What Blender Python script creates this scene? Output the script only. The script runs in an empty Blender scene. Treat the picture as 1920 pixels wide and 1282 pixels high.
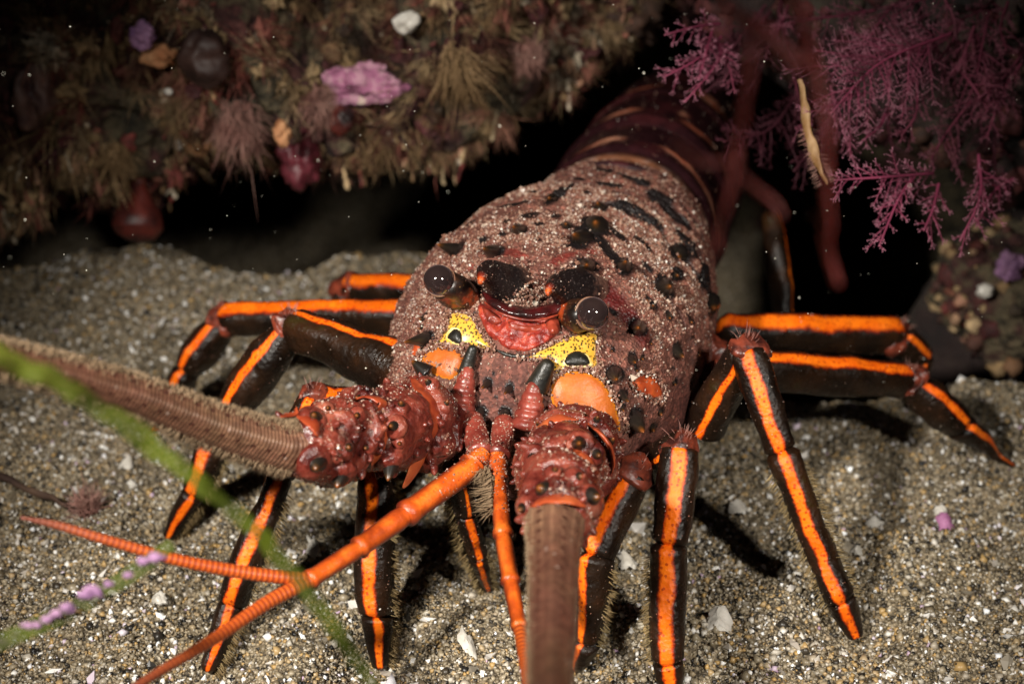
import bpy, math, random
import numpy as np
from mathutils import Vector, Matrix
from mathutils.bvhtree import BVHTree
from mathutils.geometry import delaunay_2d_cdt

# one scene unit is a decimetre
sc = bpy.context.scene
sc.unit_settings.scale_length = 0.1
col = sc.collection
RNG = np.random.default_rng(7)
random.seed(7)

# ------------------------------------------------------------------ camera
FPX, CX, CY = 2637.0, 960.0, 641.0
CAM = np.array([0.0, 0.0, 2.2]); PITCH = math.radians(25)
FW = np.array([0, math.cos(PITCH), -math.sin(PITCH)])
UP = np.array([0, math.sin(PITCH), math.cos(PITCH)])
RT = np.array([1.0, 0, 0])
cd = bpy.data.cameras.new("camera"); cam = bpy.data.objects.new("camera", cd); col.objects.link(cam)
cam.location = CAM; cam.rotation_euler = (math.pi / 2 - PITCH, 0, 0)
cd.sensor_width = 36; cd.lens = 36 * FPX / 1920; cd.clip_start = 0.05; cd.clip_end = 300
cd.dof.use_dof = True; cd.dof.focus_distance = 3.42; cd.dof.aperture_fstop = 1.2
sc.camera = cam

# ------------------------------------------------------------------ world, sun and the two strobes seen in the eyes
w = bpy.data.worlds.new("World"); sc.world = w; w.use_nodes = True
wn = w.node_tree; bg = wn.nodes["Background"]
sky = wn.nodes.new("ShaderNodeTexSky"); sky.sky_type = 'NISHITA'; sky.sun_disc = False
sky.sun_elevation = math.radians(55); sky.sun_rotation = math.radians(180)
wn.links.new(sky.outputs[0], bg.inputs[0]); bg.inputs[1].default_value = 0.0006

def lamp(name, kind, loc, target, energy, color, **kw):
    l = bpy.data.lights.new(name, kind); l.energy = energy; l.color = color
    for k, v in kw.items(): setattr(l, k, v)
    o = bpy.data.objects.new(name, l); col.objects.link(o); o.location = loc
    o.rotation_euler = (Vector(target) - Vector(loc)).to_track_quat('-Z', 'Y').to_euler()
    return o
lamp("sun", 'SUN', (0, -3, 6), (0, 1.2, 0), 0.02, (1, .96, .9), angle=math.radians(.5))
lamp("strobe", 'SPOT', (-1.75, 0.35, 3.0), (-.14, 3.38, .52), 1450, (1, .94, .85), spot_size=math.radians(50), spot_blend=1.0, shadow_soft_size=.13)
lamp("strobe", 'SPOT', (1.75, 0.25, 2.85), (.25, 3.15, .38), 610, (1, .94, .85), spot_size=math.radians(47), spot_blend=1.0, shadow_soft_size=.13)
sc.view_settings.view_transform = 'Standard'; sc.view_settings.look = 'None'
sc.view_settings.exposure = 0; sc.view_settings.gamma = 1
sc.cycles.max_bounces = 5; sc.cycles.caustics_reflective = False; sc.cycles.caustics_refractive = False

# ------------------------------------------------------------------ maths helpers
def ray(px, py): return FW + RT * ((px - CX) / FPX) + UP * ((CY - py) / FPX)
def P(px, py, d): return CAM + ray(px, py) * d
def dz(px, py, z=0.0): return (z - CAM[2]) / ray(px, py)[2]
def G(px, py, z=0.0): return P(px, py, dz(px, py, z))
def nrm(v): v = np.asarray(v, float); return v / (np.linalg.norm(v, axis=-1, keepdims=True) + 1e-12)
def sstep(a, b, x): t = np.clip((x - a) / (b - a), 0, 1); return t * t * (3 - 2 * t)
def project(Pn):
    q = np.asarray(Pn) - CAM; d = q @ FW
    return np.stack([CX + FPX * (q @ RT) / d, CY - FPX * (q @ UP) / d, d], -1)

def _hash(i, j, k, s):
    h = (i * 374761393 + j * 668265263 + k * 2147483647 * 3 + s * 1274126177) & 0xffffffff
    h = ((h ^ (h >> 13)) * 1274126177) & 0xffffffff
    return ((h ^ (h >> 16)) & 0xffff) / 65535.0
def vnoise(p, s=0):
    p = np.asarray(p, float); f = np.floor(p).astype(np.int64); t = p - f; t = t * t * (3 - 2 * t)
    o = 0
    for a in (0, 1):
        for b in (0, 1):
            for c in (0, 1):
                wgt = (t[..., 0] if a else 1 - t[..., 0]) * (t[..., 1] if b else 1 - t[..., 1]) * (t[..., 2] if c else 1 - t[..., 2])
                o = o + wgt * _hash(f[..., 0] + a, f[..., 1] + b, f[..., 2] + c, s)
    return o * 2 - 1
def fbm(p, octs=4, s=0, gain=.5):
    o = 0; a = 1; p = np.asarray(p, float)
    for i in range(octs): o = o + a * vnoise(p * 2 ** i, s + i * 17); a *= gain
    return o
def crom(pts, n):
    """Catmull-Rom through rows of pts (any width), n samples per span."""
    pts = np.asarray(pts, float)
    q = np.vstack([2 * pts[0] - pts[1], pts, 2 * pts[-1] - pts[-2]]); out = []
    for i in range(1, len(q) - 2):
        t = np.linspace(0, 1, n, endpoint=False)[:, None]
        a, b, c, d = q[i - 1], q[i], q[i + 1], q[i + 2]
        out.append(.5 * (2 * b + (c - a) * t + (2 * a - 5 * b + 4 * c - d) * t ** 2 + (3 * b - a - 3 * c + d) * t ** 3))
    out.append(pts[-1:]); return np.vstack(out)
def closed(poly, n=6):
    q = np.asarray(poly, float); q = np.vstack([q[-1:], q, q[:2]]); out = []
    for i in range(1, len(q) - 2):
        t = np.linspace(0, 1, n, endpoint=False)[:, None]; a, b, c, d = q[i - 1], q[i], q[i + 1], q[i + 2]
        out.append(.5 * (2 * b + (c - a) * t + (2 * a - 5 * b + 4 * c - d) * t ** 2 + (3 * b - a - 3 * c + d) * t ** 3))
    return np.vstack(out)

# ------------------------------------------------------------------ mesh builder
class MB:
    def __init__(s): s.V = []; s.F = []; s.A = {}; s.n = 0
    def add(s, V, F, **attrs):
        V = np.asarray(V, float)
        for f in (F if isinstance(F, list) else [F]):
            f = np.asarray(f, np.int64)
            if len(f): s.F.append(f + s.n)
        for k in set(s.A) | set(attrs):
            lst = s.A.setdefault(k, [])
            a = attrs.get(k); wid = 3 if k.startswith('c') else 1
            if not lst and s.n: lst.append(np.zeros((s.n, wid)))
            a = np.zeros((len(V), wid)) if a is None else np.broadcast_to(np.asarray(a, float).reshape(-1, wid), (len(V), wid))
            lst.append(a)
        s.V.append(V); s.n += len(V); return s
    def build(s, name, mat, parent=None, smooth=True, base=None):
        V = np.vstack(s.V).astype(np.float32)
        if base is not None: V = V - np.asarray(base, np.float32)
        me = bpy.data.meshes.new(name)
        me.vertices.add(len(V)); me.vertices.foreach_set("co", V.ravel())
        li = np.concatenate([f.ravel() for f in s.F]).astype(np.int32)
        tot = np.concatenate([np.full(len(f), f.shape[1]) for f in s.F]).astype(np.int32)
        st = np.concatenate([[0], np.cumsum(tot)[:-1]]).astype(np.int32)
        me.loops.add(len(li)); me.loops.foreach_set("vertex_index", li)
        me.polygons.add(len(tot)); me.polygons.foreach_set("loop_start", st); me.polygons.foreach_set("loop_total", tot)
        me.polygons.foreach_set("use_smooth", np.full(len(tot), smooth))
        for k, lst in s.A.items():
            a = np.vstack(lst)
            if a.shape[1] == 1:
                me.attributes.new(k, 'FLOAT', 'POINT').data.foreach_set("value", a.ravel().astype(np.float32))
            else:
                c4 = np.concatenate([a, np.ones((len(a), 1))], 1)
                me.attributes.new(k, 'FLOAT_COLOR', 'POINT').data.foreach_set("color", c4.ravel().astype(np.float32))
        me.update(calc_edges=True); me.validate()
        me.materials.append(mat)
        o = bpy.data.objects.new(name, me); col.objects.link(o)
        if base is not None: o.location = base
        if parent is not None:
            o.parent = parent
            wl = Vector(parent.get("_b", (0, 0, 0)))
            if base is None: o.location = -wl
            else: o.location = Vector(base) - wl
        o["_b"] = tuple(wl if False else (o.location if parent is None else (base if base is not None else (0, 0, 0))))
        return o
def empty(name, loc):
    o = bpy.data.objects.new(name, None); col.objects.link(o); o.location = loc; o["_b"] = tuple(float(x) for x in loc); o.empty_display_size = .1
    return o
def tag(o, label=None, cat=None, group=None, kind=None):
    if label: o['label'] = label
    if cat: o['category'] = cat
    if group: o['group'] = group
    if kind: o['kind'] = kind
    return o

def tube(Pn, R, seg=12, ref=None, flat=1.0, sq=2.0, cap=True, rfun=None):
    """Sweep; returns V, F list, and attributes tu (length) and ta (-1..1 angle from ref)."""
    Pn = np.asarray(Pn, float); n = len(Pn); R = np.broadcast_to(np.asarray(R, float), (n,))
    T = nrm(np.gradient(Pn, axis=0))
    if ref is None:
        ref = np.array([0.13, .2, 1.0]); ref = np.array([1., .1, 0]) if abs(T[0] @ nrm(ref)) > .9 else ref
    ref = np.broadcast_to(np.asarray(ref, float), (n, 3))
    N = nrm(ref - T * (ref * T).sum(-1, keepdims=True)); B = np.cross(T, N)
    a = np.linspace(-math.pi, math.pi, seg, endpoint=False)
    ca, sa = np.cos(a), np.sin(a)
    k = (np.abs(ca) ** sq + np.abs(sa) ** sq) ** (-1 / sq)
    L = np.concatenate([[0], np.cumsum(np.linalg.norm(np.diff(Pn, axis=0), axis=1))])
    RR = R[:, None] * k[None, :]
    if rfun is not None: RR = RR * rfun(L[:, None], a[None, :])
    V = Pn[:, None, :] + (N[:, None, :] * ca[None, :, None] + B[:, None, :] * (sa * flat)[None, :, None]) * RR[:, :, None]
    V = V.reshape(-1, 3)
    i = np.arange(n - 1)[:, None] * seg; j = np.arange(seg)[None, :]; j2 = (j + 1) % seg
    F = np.stack([i + j, i + j2, i + seg + j2, i + seg + j], -1).reshape(-1, 4)
    tu = np.repeat(L, seg); ta = np.tile(a / math.pi, n); Fs = [F]
    if cap:
        V = np.vstack([V, Pn[0] - T[0] * R[0] * .3, Pn[-1] + T[-1] * R[-1] * .3])
        tu = np.append(tu, [L[0], L[-1]]); ta = np.append(ta, [0, 0]); q = n * seg; j = np.arange(seg); j2 = (j + 1) % seg
        Fs.append(np.stack([j2, j, np.full(seg, q)], -1))
        Fs.append(np.stack([(n - 1) * seg + j, (n - 1) * seg + j2, np.full(seg, q + 1)], -1))
    return V, Fs, dict(tu=tu, ta=ta)
_ico = None
def ico(sub=2):
    import bmesh
    bm = bmesh.new(); bmesh.ops.create_icosphere(bm, subdivisions=sub, radius=1)
    V = np.array([v.co[:] for v in bm.verts]); F = np.array([[v.index for v in f.verts] for f in bm.faces]); bm.free(); return V, F
ICO = {i: ico(i) for i in (1, 2, 3, 4, 5)}
def blob(c, r, sub=4, amp=.2, freq=2.0, seed=0, rot=None, octs=3):
    V, F = ICO[sub]; r = np.broadcast_to(np.asarray(r, float), (3,))
    V = V * (1 + amp * fbm(V * freq + seed * 7.3, octs, seed))[:, None] * r
    if rot is not None: V = V @ np.array(rot.to_matrix()).T
    return V + np.asarray(c), F
OCT_V = np.array([[1, 0, 0], [-1, 0, 0], [0, 1, 0], [0, -1, 0], [0, 0, 1], [0, 0, -1]], float)
OCT_F = np.array([[0, 2, 4], [2, 1, 4], [1, 3, 4], [3, 0, 4], [2, 0, 5], [1, 2, 5], [3, 1, 5], [0, 3, 5]])
def grains(C, size, jitter=.35, flat=None):
    """many small irregular grains in one array"""
    n = len(C); V = OCT_V[None] * (1 + RNG.uniform(-jitter, jitter, (n, 6, 1)))
    V = V * RNG.uniform(.6, 1.3, (n, 1, 3)) * np.asarray(size).reshape(n, 1, 1)
    if flat is not None: V[:, :, 2] *= flat
    q = RNG.normal(size=(n, 4)); q /= np.linalg.norm(q, axis=1, keepdims=True)
    W, X, Y, Z = q.T
    M = np.stack([np.stack([1 - 2 * (Y * Y + Z * Z), 2 * (X * Y - Z * W), 2 * (X * Z + Y * W)], -1),
                  np.stack([2 * (X * Y + Z * W), 1 - 2 * (X * X + Z * Z), 2 * (Y * Z - X * W)], -1),
                  np.stack([2 * (X * Z - Y * W), 2 * (Y * Z + X * W), 1 - 2 * (X * X + Y * Y)], -1)], -2)
    V = np.einsum('nij,nkj->nki', M, V) + C[:, None, :]
    F = (OCT_F[None] + (np.arange(n) * 6)[:, None, None]).reshape(-1, 3)
    return V.reshape(-1, 3), F
def hairs(Bs, D, L, r, n=3):
    """thin three-sided tapering hairs from base points Bs along D"""
    Bs = np.asarray(Bs); k = len(Bs); D = nrm(D); L = np.broadcast_to(L, (k,)); r = np.broadcast_to(r, (k,))
    u = nrm(np.cross(D, np.array([.31, .57, .76]))); v = np.cross(D, u)
    ring = [u * math.cos(t) + v * math.sin(t) for t in (0, 2.094, 4.189)]
    bend = u * RNG.normal(0, .12, (k, 1)) + v * RNG.normal(0, .12, (k, 1))
    mid = Bs + D * (L * .55)[:, None] + bend * (L * .3)[:, None]; tip = Bs + D * L[:, None] + bend * L[:, None]
    V = np.stack([Bs + q * r[:, None] for q in ring] + [mid + q * (r * .75)[:, None] for q in ring] + [tip], 1)
    f = np.array([[0, 1, 4], [0, 4, 3], [1, 2, 5], [1, 5, 4], [2, 0, 3], [2, 3, 5], [3, 4, 6], [4, 5, 6], [5, 3, 6]])
    F = (f[None] + (np.arange(k) * 7)[:, None, None]).reshape(-1, 3)
    t = np.tile(np.array([0, 0, 0, .55, .55, .55, 1.0]), k)
    return V.reshape(-1, 3), F, t

# ------------------------------------------------------------------ material helper
class NT:
    def __init__(s, name, rough=.5, **kw):
        s.m = bpy.data.materials.new(name); s.m.use_nodes = True; s.t = s.m.node_tree
        s.b = s.t.nodes["Principled BSDF"]; s.set('Roughness', rough)
        for k, v in kw.items(): s.set(k.replace('_', ' '), v)
    def set(s, k, v):
        i = s.b.inputs[k]
        if hasattr(v, 'is_output'): s.t.links.new(v, i)
        else: i.default_value = (*v, 1) if isinstance(v, tuple) and len(v) == 3 and i.type == 'RGBA' else v
    def n(s, typ, ins=None, out=0, **props):
        x = s.t.nodes.new("ShaderNode" + typ)
        for k, v in props.items(): setattr(x, k, v)
        for k, v in (ins or {}).items():
            i = x.inputs[k]
            if hasattr(v, 'is_output'): s.t.links.new(v, i)
            else: i.default_value = (*v, 1) if isinstance(v, tuple) and len(v) == 3 and i.type == 'RGBA' else v
        return x.outputs[out]
    def pos(s): return s.n("NewGeometry", out=0)
    def island(s): return s.n("NewGeometry", out="Random Per Island")
    def attr(s, name, fac=True): return s.n("Attribute", out=("Fac" if fac else "Color"), attribute_name=name)
    def noise(s, scale, detail=3, rough=.55, vec=None): return s.n("TexNoise", {"Vector": vec or s.pos(), "Scale": scale, "Detail": detail, "Roughness": rough})
    def voro(s, scale, out="Distance", vec=None, feature='F1', rnd=1.0): return s.n("TexVoronoi", {"Vector": vec or s.pos(), "Scale": scale, "Randomness": rnd}, out=out, feature=feature)
    def ramp(s, fac, stops, interp='LINEAR'):
        x = s.t.nodes.new("ShaderNodeValToRGB"); s.t.links.new(fac, x.inputs[0]); e = x.color_ramp.elements
        x.color_ramp.interpolation = interp
        while len(e) < len(stops): e.new(.5)
        for k, (p, c) in enumerate(stops):
            e[k].position = p; e[k].color = (c, c, c, 1) if not isinstance(c, tuple) else (*c, 1)
        return x.outputs[0]
    def mix(s, fac, a, b, blend='MIX'):
        x = s.t.nodes.new("ShaderNodeMix"); x.data_type = 'RGBA'; x.blend_type = blend
        for i, v in ((0, fac), (6, a), (7, b)):
            if hasattr(v, 'is_output'): s.t.links.new(v, x.inputs[i])
            elif i == 0: x.inputs[0].default_value = v
            else: x.inputs[i].default_value = (*v, 1)
        return x.outputs[2]
    def math(s, op, a, b=0.0, c=0.0):
        x = s.t.nodes.new("ShaderNodeMath"); x.operation = op
        for i, v in enumerate((a, b, c)):
            if hasattr(v, 'is_output'): s.t.links.new(v, x.inputs[i])
            else: x.inputs[i].default_value = v
        return x.outputs[0]
    def bump(s, h, strength=.4, dist=.01): s.set('Normal', s.n("Bump", {"Height": h, "Strength": strength, "Distance": dist}))

def simple(name, c1, c2, scale=12, rough=.5, bump=.3, bscale=60, **kw):
    t = NT(name, rough, **kw); t.set('Base Color', t.ramp(t.noise(scale, 4), [(.35, c1), (.65, c2)]))
    if bump: t.bump(t.noise(bscale, 3), bump, .006)
    return t.m

M = {}
# sand bed
t = NT("sand bed", .85)
cell = t.voro(95, "Color"); v = t.n("SeparateColor", {0: cell}, out=0)
grain = t.ramp(v, [(0, (.02, .017, .013)), (.12, (.09, .07, .045)), (.4, (.20, .155, .095)), (.7, (.30, .235, .15)), (.9, (.42, .35, .24)), (1, (.65, .6, .5))])
dust = t.ramp(t.noise(2.2, 4), [(.3, .75), (.7, 1.1)])
t.set('Base Color', t.mix(1.0, grain, dust, 'MULTIPLY'))
t.bump(t.voro(95), .9, .012); M['sand'] = t.m
# loose grains: one colour per grain
t = NT("sand grain", .5)
r = t.island()
t.set('Base Color', t.ramp(r, [(0, (.008, .008, .009)), (.12, (.035, .028, .02)), (.19, (.12, .092, .055)), (.4, (.20, .162, .105)), (.62, (.32, .265, .18)), (.78, (.40, .25, .085)), (.83, (.33, .28, .21)), (.93, (.5, .46, .39)), (.97, (.9, .88, .84)), (.99, (.85, .88, .9)), (1, (.45, .3, .42))]))
t.set('Roughness', .38); M['grain'] = t.m
t = NT("grain on shell", .45); r = t.island()
t.set('Base Color', t.ramp(r, [(0, (.05, .016, .011)), (.3, (.16, .062, .040)), (.58, (.24, .12, .08)), (.8, (.33, .205, .15)), (.95, (.42, .33, .26)), (1, (.75, .70, .64))])); M['dustgrain'] = t.m
# carapace: painted colour attribute plus speckle
t = NT("carapace shell", .55, Specular_IOR_Level=.4)
c = t.attr("c", False); wet = t.attr("wet")
sp = t.ramp(t.voro(120, "Color"), [(.1, .55), (.6, 1.0), (.95, 1.9)])
nz = t.ramp(t.noise(30, 5, .7), [(.3, .6), (.7, 1.3)])
base = t.mix(1.0, t.mix(t.math('SUBTRACT', 1.0, wet), c, t.mix(1.0, c, sp, 'MULTIPLY')), nz, 'MULTIPLY')
t.set('Base Color', base); t.set('Roughness', t.n("MapRange", {"Value": wet, 3: .75, 4: .28}))
t.bump(t.math('ADD', t.voro(120), t.math('MULTIPLY', t.noise(25, 4), .8)), .55, .008); M['carapace'] = t.m
# leg: dark with an orange stripe
t = NT("leg shell", .38, Specular_IOR_Level=.28)
ta = t.attr("ta"); wd = t.attr("wd")
a = t.math('ABSOLUTE', ta)
edge = t.math('MULTIPLY', .5, t.math('ADD', t.math('DIVIDE', a, t.math('MULTIPLY', wd, .43)), t.math('MULTIPLY', t.math('SUBTRACT', t.noise(18, 8, .8), .5), 1.9)))
dots = t.ramp(t.voro(75), [(.0, 0.0), (.22, 0.0), (.34, 1.0)])
org = t.mix(t.math('MULTIPLY', t.math('SUBTRACT', 1.0, dots), .75), t.ramp(t.noise(14, 3), [(.3, (.74, .10, .003)), (.7, (.94, .20, .008))]), (.30, .02, .004))
dark = t.ramp(t.noise(9, 4), [(.35, (.005, .0025, .0015)), (.52, (.013, .006, .003)), (.64, (.026, .010, .004)), (.78, (.026, .020, .005))])
dark = t.mix(t.ramp(t.voro(140), [(.05, 1.0), (.12, 0.0)]), dark, (.10, .06, .03))
silt = t.ramp(t.noise(30, 6, .8), [(.60, 0.0), (.74, .35)])
dark = t.mix(silt, dark, (.055, .035, .02))
t.set('Base Color', t.mix(t.ramp(edge, [(.34, 0.0), (.5, .7), (.60, 1.0)]), org, t.mix(t.ramp(edge, [(.5, 0.0), (.68, 1.0)]), (.24, .012, .003), dark)))
t.set('Roughness', t.ramp(t.noise(15, 5, .7), [(.35, .20), (.65, .45)])); t.bump(t.math('ADD', t.noise(34, 6, .75), t.math('MULTIPLY', t.voro(80), .5)), .45, .008); M['leg'] = t.m
M['claw'] = simple("claw", (.030, .006, .004), (.30, .030, .006), 16, .45)
M['knuckle'] = simple("joint skin", (.030, .007, .005), (.24, .045, .022), 24, .4, .7, 40)
M['hair'] = simple("bristle", (.20, .13, .05), (.30, .22, .10), 20, .6, 0)
M['fringe'] = simple("antenna fringe", (.20, .13, .07), (.32, .22, .13), 20, .8, 0)
# red armoured antenna base
t = NT("antenna armour", .25, Specular_IOR_Level=.5)
n1 = t.noise(11, 6, .68)
cc = t.ramp(n1, [(.32, (.020, .003, .003)), (.46, (.085, .012, .008)), (.57, (.17, .032, .020)), (.7, (.29, .085, .05))])
cc = t.mix(t.ramp(t.noise(26, 5, .75), [(.57, 0.0), (.68, .6)]), cc, (.26, .15, .11))
t.set('Base Color', cc); t.set('Roughness', t.ramp(t.noise(20, 3), [(.3, .16), (.7, .42)]))
t.bump(t.math('ADD', t.noise(22, 5, .65), t.math('MULTIPLY', t.voro(60), .3)), .7, .014); M['armour'] = t.m
t = NT("antenna flange", .3)
t.set('Base Color', t.ramp(t.noise(14, 4), [(.3, (.16, .018, .008)), (.55, (.34, .06, .02)), (.8, (.48, .13, .04))])); t.bump(t.noise(30, 3), .3, .006); M['flange'] = t.m
# antenna whip: ringed tan-maroon
t = NT("antenna whip", .42)
tu = t.attr("tu"); ta = t.attr("ta")
ringv = t.math('SINE', t.math('MULTIPLY', tu, 700.0))
cc = t.ramp(t.noise(8, 4), [(.3, (.085, .040, .020)), (.7, (.17, .095, .050))])
cc = t.mix(t.ramp(t.attr("tip"), [(.0, 0.0), (.35, 1.0)]), t.mix(.75, cc, (.42, .25, .14)), cc); cc = t.mix(t.ramp(t.noise(3.2, 5, .7), [(.40, .6), (.60, 0.0)]), cc, (.15, .055, .040))
row = t.ramp(t.math('ABSOLUTE', t.math('SUBTRACT', t.math('ABSOLUTE', t.math('SUBTRACT', ta, .05)), .17)), [(.02, 1.0), (.045, 0.0)])
dot = t.math('MULTIPLY', row, t.ramp(t.math('SINE', t.math('MULTIPLY', tu, 165.0)), [(.45, 0.0), (.8, 1.0)]))
cc = t.mix(t.math('MULTIPLY', dot, .95), cc, (.03, .006, .004)); cc = t.mix(t.ramp(t.voro(26), [(.07, .8), (.13, 0.0)]), cc, (.42, .30, .24))
long = t.ramp(t.math('SINE', t.math('MULTIPLY', ta, 44.0)), [(.3, .35), (.8, 0.0)]); cc = t.mix(long, cc, (.05, .015, .010))
cc = t.mix(t.ramp(ringv, [(.2, .25), (.9, 0.0)]), cc, (.08, .03, .02))
t.set('Base Color', t.mix(1.0, cc, t.ramp(t.noise(40, 5, .7), [(.3, .6), (.7, 1.4)]), 'MULTIPLY')); t.bump(t.math('ADD', t.math('MULTIPLY', ringv, .3), t.math('MULTIPLY', t.noise(60), 1.5)), .35, .006); M['whip'] = t.m
t = NT("antennule shell", .35)
tu = t.attr("tu")
cc = t.ramp(t.noise(16, 4), [(.32, (.24, .030, .005)), (.5, (.55, .085, .008)), (.7, (.80, .19, .02))])
cc = t.mix(t.ramp(t.voro(90), [(.1, .6), (.25, 0.0)]), cc, (.25, .03, .006))
cc = t.mix(t.ramp(t.math('ABSOLUTE', t.attr("ta")), [(.12, 0.0), (.40, .92)]), cc, (.10, .011, .005))
t.set('Base Color', cc); t.bump(t.noise(45, 4, .7), .5, .008); M['antennule'] = t.m
t = NT("antennule whip", .4)
tu = t.attr("tu"); rg = t.math('SINE', t.math('MULTIPLY', tu, 520.0))
cc = t.mix(t.ramp(rg, [(.15, .75), (.7, 0.0)]), t.ramp(t.noise(8), [(.3, (.50, .09, .012)), (.7, (.66, .14, .02))]), (.20, .02, .006))
cc = t.mix(t.ramp(t.attr("tip"), [(.45, 0.0), (.9, 1.0)]), cc, (.17, .05, .03))
t.set('Base Color', cc); t.bump(rg, .18, .003); M['annwhip'] = t.m
# spines and horns
t = NT("spine", .3)
tip = t.attr("tip")
cc = t.ramp(t.math('ADD', tip, t.math('MULTIPLY', t.math('SUBTRACT', t.noise(40), .5), .3)), [(0, (.008, .006, .006)), (.72, (.013, .010, .007)), (.86, (.05, .020, .005)), (1, (.20, .055, .010))])
t.set('Base Color', t.mix(t.ramp(t.noise(70, 4, .8), [(.62, 0.0), (.70, .5)]), cc, (.16, .12, .10))); M['spine'] = t.m
t = NT("horn", .33, Specular_IOR_Level=.35)
tip = t.attr("tip")
cc = t.ramp(tip, [(0, (.007, .006, .007)), (.80, (.012, .006, .005)), (.88, (.14, .012, .003)), (.96, (.62, .10, .012)), (1, (.45, .08, .02))])
cc = t.mix(t.ramp(t.math('ADD', t.math('MULTIPLY', tip, 1.6), t.noise(22, 6, .8)), [(.52, 1.0), (.78, 0.0)]), cc, (.16, .075, .055))
cc = t.mix(t.ramp(t.noise(60, 6, .85), [(.57, 0.0), (.70, .55)]), cc, (.10, .075, .07))
t.set('Base Color', t.mix(t.ramp(t.voro(170), [(.08, .9), (.18, 0.0)]), cc, (.26, .20, .18))); t.bump(t.math('ADD', t.noise(60, 5, .7), t.math('MULTIPLY', t.noise(16, 3), 1.5)), .5, .010); M['horn'] = t.m
M['rim'] = simple("head rim", (.012, .006, .006), (.06, .006, .006), 20, .25)
t = NT("eye", .06, Specular_IOR_Level=.7, Coat_Weight=.6, Sheen_Weight=.28, Sheen_Roughness=.35)
t.set('Sheen Tint', (.42, .31, .34)); t.set('Base Color', t.ramp(t.noise(14), [(.3, (.014, .009, .009)), (.7, (.028, .016, .014))])); M['eye'] = t.m
M['eyerim'] = simple("eye rim", (.14, .06, .035), (.28, .16, .10), 20, .4, 0)
t = NT("eyestalk", .35)
cc = t.ramp(t.noise(17, 4), [(.40, (.008, .005, .004)), (.54, (.045, .014, .005)), (.62, (.26, .035, .008)), (.8, (.45, .07, .012))])
t.set('Base Color', t.mix(t.ramp(t.voro(95), [(.08, .8), (.2, 0.0)]), cc, (.34, .20, .07))); t.bump(t.noise(50), .3, .005); M['stalk'] = t.m
t = NT("face plate", .36, Subsurface_Weight=.15, Subsurface_Scale=.02)
cc = t.ramp(t.noise(13, 6, .7), [(.32, (.06, .007, .006)), (.46, (.24, .022, .014)), (.57, (.42, .060, .028)), (.7, (.58, .17, .06))])
t.set('Base Color', cc); t.bump(t.noise(24, 5, .65), .8, .014); M['face'] = t.m
t = NT("yellow skin", .35)
vd = t.voro(128, rnd=.9)
yl = t.mix(t.attr("rim"), (.60, .30, .035), (.80, .62, .22))
yl = t.mix(t.ramp(t.noise(7), [(.4, 0.0), (.7, .6)]), yl, (.70, .40, .04))
t.set('Base Color', t.mix(t.math('MULTIPLY', t.ramp(vd, [(.30, 1.0), (.48, 0.0)]), t.math('SUBTRACT', 1.0, t.attr("rim"))), yl, (.045, .040, .008))); t.bump(vd, -.3, .004); M['yellow'] = t.m
t = NT("orange membrane", .42, Specular_IOR_Level=.3, Subsurface_Weight=.1, Subsurface_Scale=.02)
cc = t.mix(t.attr("rim"), t.ramp(t.noise(10, 6, .65), [(.3, (.28, .055, .006)), (.55, (.42, .105, .014)), (.75, (.54, .17, .03))]), (.75, .26, .012))
t.set('Base Color', cc); t.bump(t.math('ADD', t.noise(18, 3), t.math('MULTIPLY', t.noise(90, 3), .3)), .5, .008); M['lens'] = t.m
M['blackspot'] = simple("black patch", (.006, .006, .005), (.022, .019, .013), 40, .4, .3, 90)
M['plate2'] = simple("dark red plate", (.07, .008, .006), (.30, .045, .022), 20, .35, .6, 45)
M['redpatch'] = simple("orange red patch", (.30, .035, .01), (.55, .10, .015), 16, .5)
t = NT("ribbed peg", .35)
cc = t.ramp(t.noise(14, 4), [(.3, (.07, .009, .007)), (.55, (.20, .034, .022)), (.75, (.32, .075, .05))])
t.set('Base Color', t.mix(t.ramp(t.noise(55, 4, .7), [(.62, 0.0), (.72, .6)]), cc, (.34, .26, .22))); t.bump(t.noise(60), .3, .006); M['peg'] = t.m
# abdomen
t = NT("abdomen shell", .34, Specular_IOR_Level=.4)
c = t.attr("c", False); nz = t.ramp(t.noise(22, 5, .7), [(.3, .6), (.7, 1.35)])
t.set('Base Color', t.mix(1.0, c, nz, 'MULTIPLY')); t.bump(t.noise(45, 4), .3, .006); M['abdomen'] = t.m
# reef
t = NT("reef rock", .9)
cc = t.ramp(t.noise(4.5, 6, .65), [(.30, (.012, .010, .008)), (.42, (.05, .04, .022)), (.5, (.13, .10, .055)), (.58, (.05, .012, .012)), (.66, (.16, .06, .05)), (.78, (.25, .20, .12))])
t.set('Base Color', t.mix(1.0, cc, t.ramp(t.noise(28, 5, .7), [(.3, .35), (.7, 1.3)]), 'MULTIPLY'))
t.bump(t.math('ADD', t.noise(14, 5, .7), t.voro(22)), .9, .05); M['reef'] = t.m
t = NT("dark rock", .9)
t.set('Base Color', t.ramp(t.noise(5, 6, .65), [(.3, (.008, .007, .007)), (.5, (.03, .016, .014)), (.7, (.06, .05, .035))])); t.bump(t.noise(14, 5, .7), .9, .05); M['darkrock'] = t.m
t = NT("reef growth", .8); r = t.attr("r")
cc = t.ramp(r, [(0, (.035, .005, .006)), (.14, (.07, .014, .013)), (.24, (.035, .026, .014)), (.34, (.12, .022, .018)), (.42, (.16, .085, .04)), (.55, (.28, .185, .085)), (.66, (.44, .31, .17)), (.75, (.36, .14, .10)), (.84, (.17, .022, .02)), (.92, (.30, .22, .12)), (.98, (.50, .42, .31))])
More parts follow.
